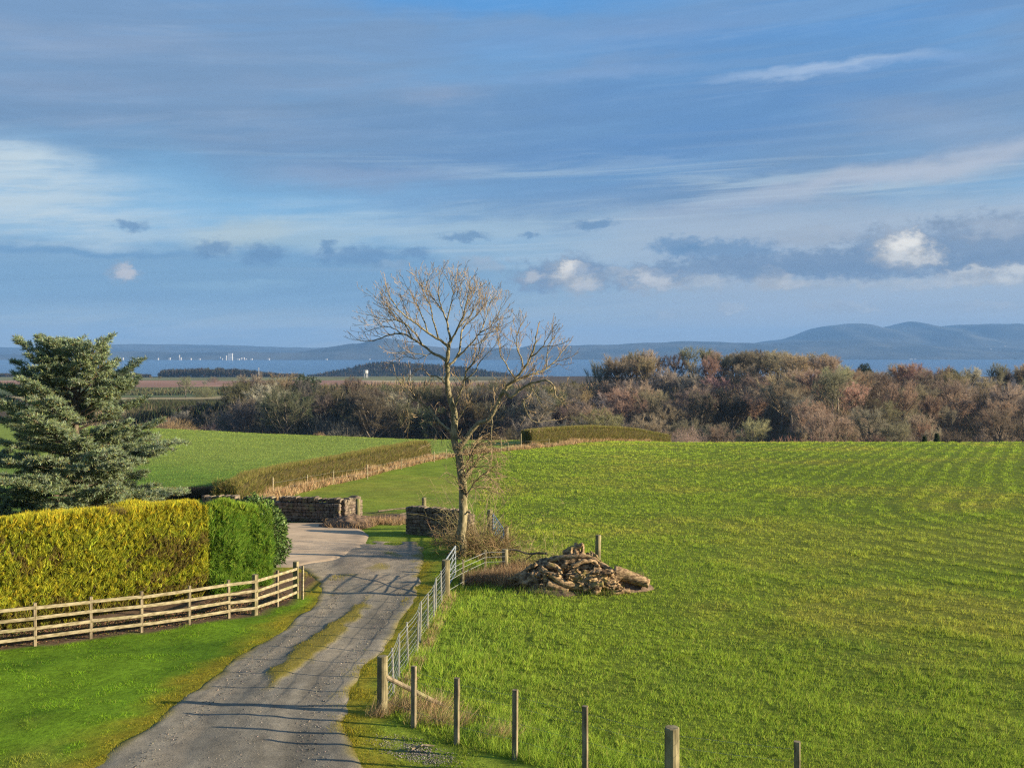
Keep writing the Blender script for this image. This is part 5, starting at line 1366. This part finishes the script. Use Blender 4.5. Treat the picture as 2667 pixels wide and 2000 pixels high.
for k in range(6000):
    if nt >= 62: break
    u = -.02 + .60 * random.random(); y = random.uniform(240, 318)
    if free(u * y, y, 6.6): nt += wood_tree(u * y, y, 'foot')
nt = 0
for k in range(6000):
    if nt >= 130: break
    u = -.335 + .40 * random.random(); y = random.uniform(330, 425)
    if free(u * y, y, 5.2): nt += wood_tree(u * y, y, 'den')
# low growth under the trees
n = 130000; uu = -.42 + 1.05 * rng.random(n); yy_ = 228 + 215 * rng.random(n) ** .9; xx = uu * yy_
P = np.stack([xx, yy_, G0(xx, yy_) - .1], 1); cl = fbm(xx * .06, yy_ * .06, 19., 3)
V, Fq, cc = blades(P, unit(rdir(n) * .7 + np.array([0, 0, 1.])), (1.2 + 4.6 * cl) * (.5 + rng.random(n)), .07 + .09 * rng.random(n), pick([(.20, .145, .095), (.25, .18, .115), (.18, .16, .08), (.28, .195, .14), (.13, .135, .06)], n, .22))
o = mesh_np('undergrowth', V, Fq, M['twig'], None, cc); tag(o, 'brown winter undergrowth filling the wooded valley', 'undergrowth', kind='stuff')
# pinkish scrub along the far side of the right crest and hedge lines on the plateau
def scrub_mass(name, label, x0, x1, D0, D1, top, n, pal, W=(.3, .5), ln=(1.5, 2.5), base=None):
    px = x0 + (x1 - x0) * rng.random(n); D = D0 + (D1 - D0) * rng.random(n); x = (px - CX) * D / F; zb = G0(x, D)
    tp = CZ - (np.interp(px, [q[0] for q in top], [q[1] for q in top]) - YH) * D / F
    ln_ = ln[0] + (ln[1] - ln[0]) * rng.random(n); h = np.maximum(tp - zb - ln_ * .8 + (vn(px * .12, D * .02, 3.) - .6) * ln[1] * .8, .0) * rng.random(n) ** .7
    P = np.stack([x, D, zb + h - .3], 1); V, Fq, cc = blades(P, unit(rdir(n) * .45 + np.array([0, 0, 1.])), ln_, W[0] + (W[1] - W[0]) * rng.random(n), pick(pal, n, .2))
    tag(mesh_np(name, V, Fq, M['twig'], None, cc), label, 'trees', kind='stuff')
PK = [(.22, .13, .11), (.26, .16, .12), (.17, .10, .08)]; DK = [(.028, .026, .018), (.042, .032, .024), (.026, .03, .018)]; OG = [(.07, .085, .035), (.09, .08, .04), (.06, .065, .04)]
scrub_mass('scrub_woods', 'low pinkish scrub just behind the crest of the right field', 1900, 2700, 216, 236, [(1900, 1150), (2010, 1140), (2050, 1128), (2200, 1138), (2300, 1146), (2700, 1146)], 5000, PK, (.05, .09), (.8, 1.6))
scrub_mass('scrub_woods', 'dark leafy scrub bank below the far pale strip', 330, 660, 380, 560, [(330, 1075), (420, 1058), (520, 1050), (660, 1036)], 26000, [(.03, .042, .02), (.045, .048, .026), (.045, .055, .022), (.06, .05, .03)], (.16, .34), (1.5, 3.2))
scrub_mass('scrub_woods', 'bluish line of bushes in front of the brown far field', 300, 660, 720, 860, [(300, 1022), (420, 1014), (520, 1012), (560, 1018), (660, 1012)], 5000, OG, (.4, .8), (1.5, 3.5))
scrub_mass('coastal_woods', 'long flat topped wood on the shore beyond the brown field', 413, 790, 2150, 2350, [(413, 972), (422, 962), (460, 959), (560, 958), (640, 960), (690, 966), (730, 974), (790, 984)], 9000, DK, (1.2, 2.4), (5, 9))
scrub_mass('coastal_woods', 'dark wooded knoll behind the cedar tree', 225, 392, 2150, 2350, [(225, 975), (270, 966), (320, 965), (360, 972), (385, 982), (392, 986)], 4500, DK, (1.2, 2.4), (4, 8))
scrub_mass('coastal_woods', 'dark wood on the shore at the far left edge', -260, 75, 2150, 2350, [(-260, 965), (0, 971), (40, 974), (75, 986)], 5500, DK, (1.2, 2.4), (4, 8))
scrub_mass('far_woods', 'brown hedgerow trees along the back of the left wood', 600, 1560, 520, 640, [(600, 1012), (800, 996), (1000, 990), (1100, 985), (1200, 992), (1330, 996), (1560, 990)], 9000, [(.16, .11, .07), (.14, .12, .05), (.19, .13, .09)], (.25, .5), (1.5, 3.5))
scrub_mass('far_woods', 'dim olive brown thicket filling the left wood', 596, 1600, 395, 445, [(596, 1045), (640, 1018), (760, 1004), (1000, 998), (1200, 1004), (1600, 1004)], 26000, [(.13, .115, .07), (.11, .11, .06), (.15, .12, .085), (.10, .095, .07)], (.07, .15), (1.5, 3.6))
# trees on the headland
n = 7000; px = 800 + 560 * rng.random(n); q = rng.random(n); D = 2860 + 230 * q
sk_ = np.interp(px, [p[0] for p in HEAD], [p[1] for p in HEAD]); zt = CZ - (sk_ - YH) * 3100 / F; z = (CZ - 105) + (zt - (CZ - 105)) * np.sin((D - 2840) / 260 * math.pi / 2) ** 1.15 - 3
P = np.stack([(px - CX) * D / F, D, z], 1); V, Fq, cc = blades(P, unit(rdir(n) * .3 + np.array([0, 0, 1.])), 6 + 8 * rng.random(n), 3 + 3 * rng.random(n), pick(DK, n, .25))
tag(mesh_np('headland_woods', V, Fq, M['twig'], None, cc), 'dark trees covering the headland', 'trees', kind='stuff')

# ================================================================== FAR BUILDINGS
def block(x, D, z0, w, h, dp, mat, label, group=None, roof=False):
    o = MB(); o.box((x, D - dp / 2, z0 + h / 2), (x, D + dp / 2, z0 + h / 2), w, h)
    e = tag(o.build('distant_building', M[mat], None, keep=False), label, 'building', group)
    if roof:
        mb = MB(); k = h * .45; mb.add([(x - w / 2, D - dp / 2, z0 + h), (x + w / 2, D - dp / 2, z0 + h), (x + w / 2, D + dp / 2, z0 + h), (x - w / 2, D + dp / 2, z0 + h), (x - w / 2, D, z0 + h + k), (x + w / 2, D, z0 + h + k)], [[0, 1, 5, 4], [2, 3, 4, 5], [0, 4, 3], [1, 2, 5]])
        mb.build('roof', M['slate'], e, keep=False)
    return e
def far(px, py, D): return (px - CX) * D / F, CZ - (py - YH) * D / F
x, z = far(600, 920, 10700); block(x, 10700, SEA, 46, z - SEA, 30, 'pale', 'tall white block standing out in the far town')
for i_, (px, w, top) in enumerate([(577, 14, 931), (571, 6, 927), (622, 10, 932), (628, 5, 929), (634, 4, 928), (640, 8, 933), (655, 8, 932), (664, 6, 933), (515, 12, 934), (520, 6, 932), (530, 10, 930), (540, 9, 927), (497, 5, 931), (452, 8, 933), (460, 5, 930), (440, 7, 929), (437, 3, 922), (455, 3, 921), (465, 3, 920), (380, 7, 933), (368, 5, 929), (360, 8, 930), (352, 4, 926), (330, 8, 928), (318, 6, 929), (305, 8, 927), (295, 5, 928), (410, 6, 931), (425, 4, 930), (480, 4, 926), (470, 6, 928), (558, 4, 922), (566, 3, 918), (590, 3, 921), (612, 3, 921), (648, 3, 925), (700, 8, 931), (720, 5, 930), (770, 6, 932), (850, 7, 933), (946, 9, 930), (955, 6, 928), (963, 5, 932)]):
    if i_ > 5 and i_ % 3: continue
    x, z = far(px, top, 10760); block(x, 10760 + random.uniform(-20, 30), SEA, w * 2.4, (z - SEA) * .72, 20, 'pale' if w > 9 else 'greyb', 'pale slender tower in the far town' if w == 3 else 'small pale building in the far town', 'buildings of the far town')
def on_ridge(px, py, D, depth, skyp):
    zt = CZ - (skyp - YH) * D / F; foot = SEA - 6
    for q in np.linspace(0, 1, 400):
        d_ = D - depth * (1 - q); z = foot + (zt - foot) * math.sin(q * math.pi / 2) ** 1.15
        if z >= CZ - (py - YH) * d_ / F: return d_, z
    return D, zt
for k in range(22):
    px = random.choice([random.uniform(2240, 2420), random.uniform(2380, 2430), random.uniform(2570, 2645), random.uniform(2330, 2420)]); py = random.uniform(899, 911)
    D, z = on_ridge(px, py, 12600, 1500, 889 if px < 2330 else 902); block((px - CX) * D / F, D - 8, z - 6, random.uniform(12, 34), random.uniform(12, 18), 12, 'pale', 'pale house scattered on the shore below the long hills', 'houses below the long hills')
for (px, w) in [(2372, 8), (2383, 5)]:
    x, z = far(px, 935, 11000); block(x, 11000, SEA, w * 4, z - SEA + 6, 20, 'pale', 'low white building at the water edge below the long hills', 'white buildings at the water edge')
# water tower and masts on the plateau
def water_tower():
    D = 2000.; x = (952 - CX) * D / F; z0 = float(G0(x, D)); o = empty('water_tower', (x, D, z0)); tag(o, 'white water tower on legs above the left wood', 'water tower')
    zt = CZ - (964 - YH) * D / F; zb = CZ - (972 - YH) * D / F; mb = MB()
    mb.tube([(x, D, zb - .8), (x, D, zb), (x, D, zt - .6), (x, D, zt)], [3.2, 5.0, 5.0, 4.4], 16); mb.build('tank', M['pale'], o)
    for k in range(6):
        a = k * math.pi / 3 + .3; mb = MB(); mb.tube([(x + 4.4 * math.cos(a), D + 4.4 * math.sin(a), z0), (x + 4.1 * math.cos(a), D + 4.1 * math.sin(a), zb + .2)], .5, 6); mb.build('leg', M['pale'], o)
water_tower()
def mast(px, top, D, label, r=.28):
    x = (px - CX) * D / F; z0 = float(G0(x, D)); zt = CZ - (top - YH) * D / F; mb = MB(); mb.tube([(x, D, z0), (x, D, zt - .5), (x, D, zt)], [r, r * .8, r * .5], 8); tag(mb.build('mast', M['pale']), label, 'mast')
mast(1068, 962, 900, 'slim white mast rising above the wood behind the ash tree'); mast(674, 957, 1900, 'small white marker post above the long shore wood', .6)

# ================================================================== GRASS
def keep_grass(x, y, lo=-.12):
    return drive_d(x, y) < lo + .12 + .75 * (fbm(x * 2.3, y * 2.3, 14., 3) - .5)
def grow(name, label, x, y, H, Wd, c, lean, spread=.55):
    P = np.stack([x, y, G(x, y) - .012], 1); n = len(x)
    D_ = unit(np.stack([lean[0] + rng.normal(size=n) * spread, lean[1] + rng.normal(size=n) * spread, np.ones(n)], 1))
    V, Fq, cc = blades(P, D_, H, Wd, c); tag(mesh_np(name, V, Fq, M['grass'], None, cc), label, 'grass', kind='stuff')
def cols(x, y, jit=.22):
    n = len(x); c = turf_colour(x, y); q = rng.random(n)
    c = c * 1.18 * np.clip(1 + jit * rng.normal(size=(n, 1)), .45, 1.8) * (1 + .06 * rng.normal(size=(n, 3)))
    s = q < .07; c[s] = c[s] * .35 + np.array([.30, .25, .09]) * .65
    return np.clip(c, .004, .6)
def right_field(x, y):
    ok = (x > right_line(y) - .1) & (x > np.where(y > 52, HX(y) + .4, -99)) & ~((y > 40) & (y < 57) & (x < -2.2)) & (x > np.where((y > 36) & (y < 52), -2.4, -99))
    return ok & (drive_d(x, y) < -.3) & ~((np.abs(x - ST[0] + .2) < 1.7) & (np.abs(y - ST[1] - .7) < .8))
def rows_at(x, y): return .5 + .5 * np.sin(rows_coord(x, y) * 2 * math.pi / 1.75)
NT_ = 200000
y = np.exp(np.log(15.5) + (np.log(178) - np.log(15.5)) * rng.random(NT_)); x = (-.42 + 1.06 * rng.random(NT_)) * y
cl = fbm(x * .6, y * .6, 23., 3); rw = rows_at(x, y); rs_ = sst(-4, 16, x - .10 * y) * (.30 + .70 * fbm(x * .09, y * .07, 12., 3)) * sst(17, 24, y)
ok = right_field(x, y) & (rng.random(NT_) < np.clip((.62 + .5 * (cl - .5)) * (1 - rs_ * sst(.72, .42, rw)), .01, 1))
xc, yc, clc = x[ok], y[ok], cl[ok]; nT = len(xc); KB = 8
nearv = sst(4.5, 1, xc - right_line(yc)) * (yc < 48)
hT = (.055 + .075 * rng.random(nT) ** 2 + .05 * sst(.45, .75, clc)) * (1 + .9 * nearv) * (1 + .006 * np.maximum(yc - 25, 0)) * (1 + .3 * rs_[ok]); cT = np.clip(1 + .17 * rng.normal(size=nT), .6, 1.5)
rep = np.repeat(np.arange(nT), KB); n = len(rep); yk = yc[rep]; az = rng.random(n) * 6.283; rr = .05 * (1 + .016 * np.maximum(yk - 18, 0)) * np.sqrt(rng.random(n))
ox, oy = np.cos(az) * rr, np.sin(az) * rr; xr, yr = xc[rep] + ox, yk + oy
P = np.stack([xr, yr, G(xr, yr) - .012], 1); out = np.stack([np.cos(az) * .55 + .2, np.sin(az) * .55 - .05, np.ones(n)], 1)
D_ = unit(out + rng.normal(size=(n, 3)) * .30)
rowk = rs_[ok][rep] * (1 - rows_at(xr, yr)) ** 1.2
cc0 = cols(xr, yr, .12) * 1.54 * (cT[rep] * (1 - .30 * rowk))[:, None]
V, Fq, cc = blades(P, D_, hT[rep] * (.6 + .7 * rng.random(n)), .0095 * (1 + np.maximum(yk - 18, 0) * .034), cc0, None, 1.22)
tag(mesh_np('field_grass', V, Fq, M['grass'], None, cc), 'long tufted grass of the field right of the drive', 'grass', kind='stuff')
N = 640000
y = np.exp(np.log(15.5) + (np.log(178) - np.log(15.5)) * rng.random(N)); x = (-.42 + 1.06 * rng.random(N)) * y
rsx = sst(-4, 16, x - .10 * y) * (.30 + .70 * fbm(x * .09, y * .07, 12., 3)) * sst(17, 24, y)
k = right_field(x, y) & (rng.random(N) < .66 * (1 - .8 * rsx * sst(.72, .42, rows_at(x, y)))); xr, yr = x[k], y[k]; rsx = rsx[k]
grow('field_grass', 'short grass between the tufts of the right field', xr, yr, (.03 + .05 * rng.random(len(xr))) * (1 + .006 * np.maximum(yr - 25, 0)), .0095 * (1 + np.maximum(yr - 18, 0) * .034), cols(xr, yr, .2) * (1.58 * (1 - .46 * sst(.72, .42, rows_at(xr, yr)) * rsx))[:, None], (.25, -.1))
left_ = (x < HX(y) - 2.6) & (y > 60)
xl, yl = x[left_], y[left_]; grow('field_grass', 'short pale green crop of the field left of the hedge', xl, yl, .07 * (1 + .006 * yl) * (.6 + .7 * rng.random(len(xl))), .010 * (1 + yl * .034), cols(xl, yl), (.2, 0))
N = 400000
y = np.exp(np.log(14.) + (np.log(38.5) - np.log(14.)) * rng.random(N)); x = -26 + 26 * rng.random(N)
lw = is_lawn(x, y) & keep_grass(x, y) & (x > -.62 * y); x, y = x[lw], y[lw]; cl = fbm(x * 1.3, y * 1.3, 29., 3)
tf = cl * .45 + .55 * vn(x * 3.2, y * 3.2, 71.); H = (.020 + .075 * sst(.42, .78, tf)) * (.6 + .7 * rng.random(len(x)))
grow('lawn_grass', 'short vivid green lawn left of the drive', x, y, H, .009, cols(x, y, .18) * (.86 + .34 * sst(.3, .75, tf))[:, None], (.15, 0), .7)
N = 90000
y = np.exp(np.log(13.) + (np.log(50) - np.log(13.)) * rng.random(N)); x = edge(DR, y) - .35 + rng.random(N) * 3.2
vg = (x < right_line(y) + .25) & keep_grass(x, y, .10) & (vn(x * 1.4, y * 1.4, 6.) > .18); x, y = x[vg], y[vg]; cl = fbm(x * 1.1, y * 1.1, 37., 3)
grow('verge_grass', 'mossy green verge between the drive and the fences', x, y, (.02 + .10 * sst(.45, .8, cl)) * (.6 + .7 * rng.random(len(x))), .011, cols(x, y), (.15, -.05), .7)
# moss and short turf of the strip between the wheel tracks
N = 60000
y = 21 + 20 * rng.random(N); x = -9 + 8 * rng.random(N); k = rng.random(N) < moss_strip(x, y) * .9; x, y = x[k], y[k]
grow_z = drive_z(x, y, np.full(len(x), .5)); P = np.stack([x, y, grow_z - .01], 1); D_ = unit(np.stack([rng.normal(size=len(x)) * .7, rng.normal(size=len(x)) * .7, np.ones(len(x))], 1))
V, Fq, cc = blades(P, D_, .015 + .035 * rng.random(len(x)), .012, pick([(.26, .215, .022), (.20, .19, .022), (.31, .235, .03)], len(x), .2)); tag(mesh_np('track_grass', V, Fq, M['grass'], None, cc), 'yellow mossy turf strip down the middle of the drive', 'grass', kind='stuff')
# moss and grass fraying over both edges of the gravel
N = 70000
y = np.exp(np.log(14.) + (np.log(40) - np.log(14.)) * rng.random(N)); lf_ = rng.random(N) < .5; off = rng.normal(size=N) * .22 + .02
x = np.where(lf_, edge(DL, y) + off, edge(DR, y) - off); k = (fbm(x * 2.0, y * 2.0, 73., 3) > .40 + .5 * np.maximum(off, 0)); x, y = x[k], y[k]
grow('verge_grass', 'moss and short grass fraying over the edges of the drive', x, y, .012 + .05 * rng.random(len(x)) ** 2, .012, pick([(.24, .205, .022), (.19, .19, .022), (.14, .19, .02), (.29, .22, .03)], len(x), .2), (.1, 0), .8)
# turf creeping over the far end of the drive
N = 26000
y = 38 + 14 * rng.random(N); x = -8 + 7.5 * rng.random(N); k = (drive_d(x, y) > -1.2) & (yard_d(x, y) < -.2) & (fbm(x * .55, y * .5, 57., 3) > .64) & (x < right_line(y) + 1.0); x, y = x[k], y[k]
grow('verge_grass', 'ragged turf patches where the drive meets the concrete road', x, y, .03 + .07 * rng.random(len(x)), .016, cols(x, y), (.15, 0), .6)

# ================================================================== LOOSE STONES AND LITTER
def pebbles(name, label, x, y, z, r, pal):
    n = len(x); b = np.array([[1, 0, 0], [0, 1, 0], [-1, 0, 0], [0, -1, 0], [0, 0, .7], [0, 0, -.7]], float)
    V = b[None] * (r[:, None] * (.7 + .6 * rng.random((n, 3))))[:, None, :] * (.75 + .5 * rng.random((n, 6, 1)))
    a = rng.random(n) * 6.283; ca, sa = np.cos(a)[:, None], np.sin(a)[:, None]
    V = np.stack([V[:, :, 0] * ca - V[:, :, 1] * sa, V[:, :, 0] * sa + V[:, :, 1] * ca, V[:, :, 2]], 2) + np.stack([x, y, z], 1)[:, None]
    f = np.array([[0, 1, 4], [1, 2, 4], [2, 3, 4], [3, 0, 4], [1, 0, 5], [2, 1, 5], [3, 2, 5], [0, 3, 5]])
    Fq = (f[None] + np.arange(n)[:, None, None] * 6).reshape(-1, 3)
    tag(mesh_np(name, V.reshape(-1, 3), Fq, M['twig'], None, np.repeat(pick(pal, n, .2), 6, 0)), label, 'gravel', kind='stuff')
N = 13000
y = np.exp(np.log(15) + (np.log(46) - np.log(15)) * rng.random(N)); l_, r_ = edge(DL, y), edge(DR, y); T = .02 + .96 * rng.random(N); x = l_ + (r_ - l_) * T
k = (moss_strip(x, y) < .4) & (rng.random(N) < .75 + .25 * fbm(x * .8, y * .4, 66., 3)) & ((yard_d(x, y) < .1) | (y < YD0)); x, y, T = x[k], y[k], T[k]
pebbles('gravel', 'loose stones scattered over the farm drive', x, y, drive_z(x, y, T), .005 + .016 * rng.random(len(x)) ** 4 + .002 * (y / 20), [(.12, .11, .10), (.20, .17, .14), (.09, .085, .08), (.26, .22, .18)])
N = 1500
a = rng.random(N); p0, p1 = gp(1010, 1925), gp(1165, 1985); x = p0[0] + (p1[0] - p0[0]) * a + rng.normal(size=N) * .22; y = p0[1] + (p1[1] - p0[1]) * a + rng.normal(size=N) * .22
pebbles('gravel', 'patch of grey gravel spilled on the verge by the near posts', x, y, G(x, y) + .006, .007 + .012 * rng.random(N), [(.17, .15, .135), (.22, .20, .175), (.12, .11, .105)])
pa, pb = gp(1072, 1957), gp(1132, 1948); mb = MB(); mb.tube(smooth_line([pa + [0, 0, .05], (pa + pb) / 2 + [0, .05, .07], pb + [0, 0, .05]], 8), np.linspace(.022, .012, 8), 6, wob=.008); mb.tube([(pa + pb) / 2 + [0, .05, .07], (pa + pb) / 2 + [.2, -.12, .08]], [.012, .006], 5)
tag(mb.build('fallen_stick', M['post']), 'pale forked stick lying on the grey gravel patch', 'stick')
# leaf litter on the bare soil under the hedge
n = 16000; s = rng.random(n); i = (s * (len(FW) - 1)).astype(int); f = s * (len(FW) - 1) - i; i2 = np.minimum(i + 1, len(FW) - 1)
x = FW[i, 0] + (FW[i2, 0] - FW[i, 0]) * f - .1 - 2.4 * rng.random(n); y = FW[i, 1] + (FW[i2, 1] - FW[i, 1]) * f + .1 + .9 * rng.random(n)
P = np.stack([x, y, G(x, y) + .01], 1); V, Fq, cc = leaves(P, unit(rdir(n) * np.array([1, 1, .35])), .04 + .05 * rng.random(n), .03, pick([(.17, .09, .05), (.22, .13, .07), (.10, .06, .04), (.10, .12, .03)], n, .25))
tag(mesh_np('leaf_litter', V, Fq, M['straw'], None, cc), 'brown fallen leaves on the soil under the golden hedge', 'leaves', kind='stuff')
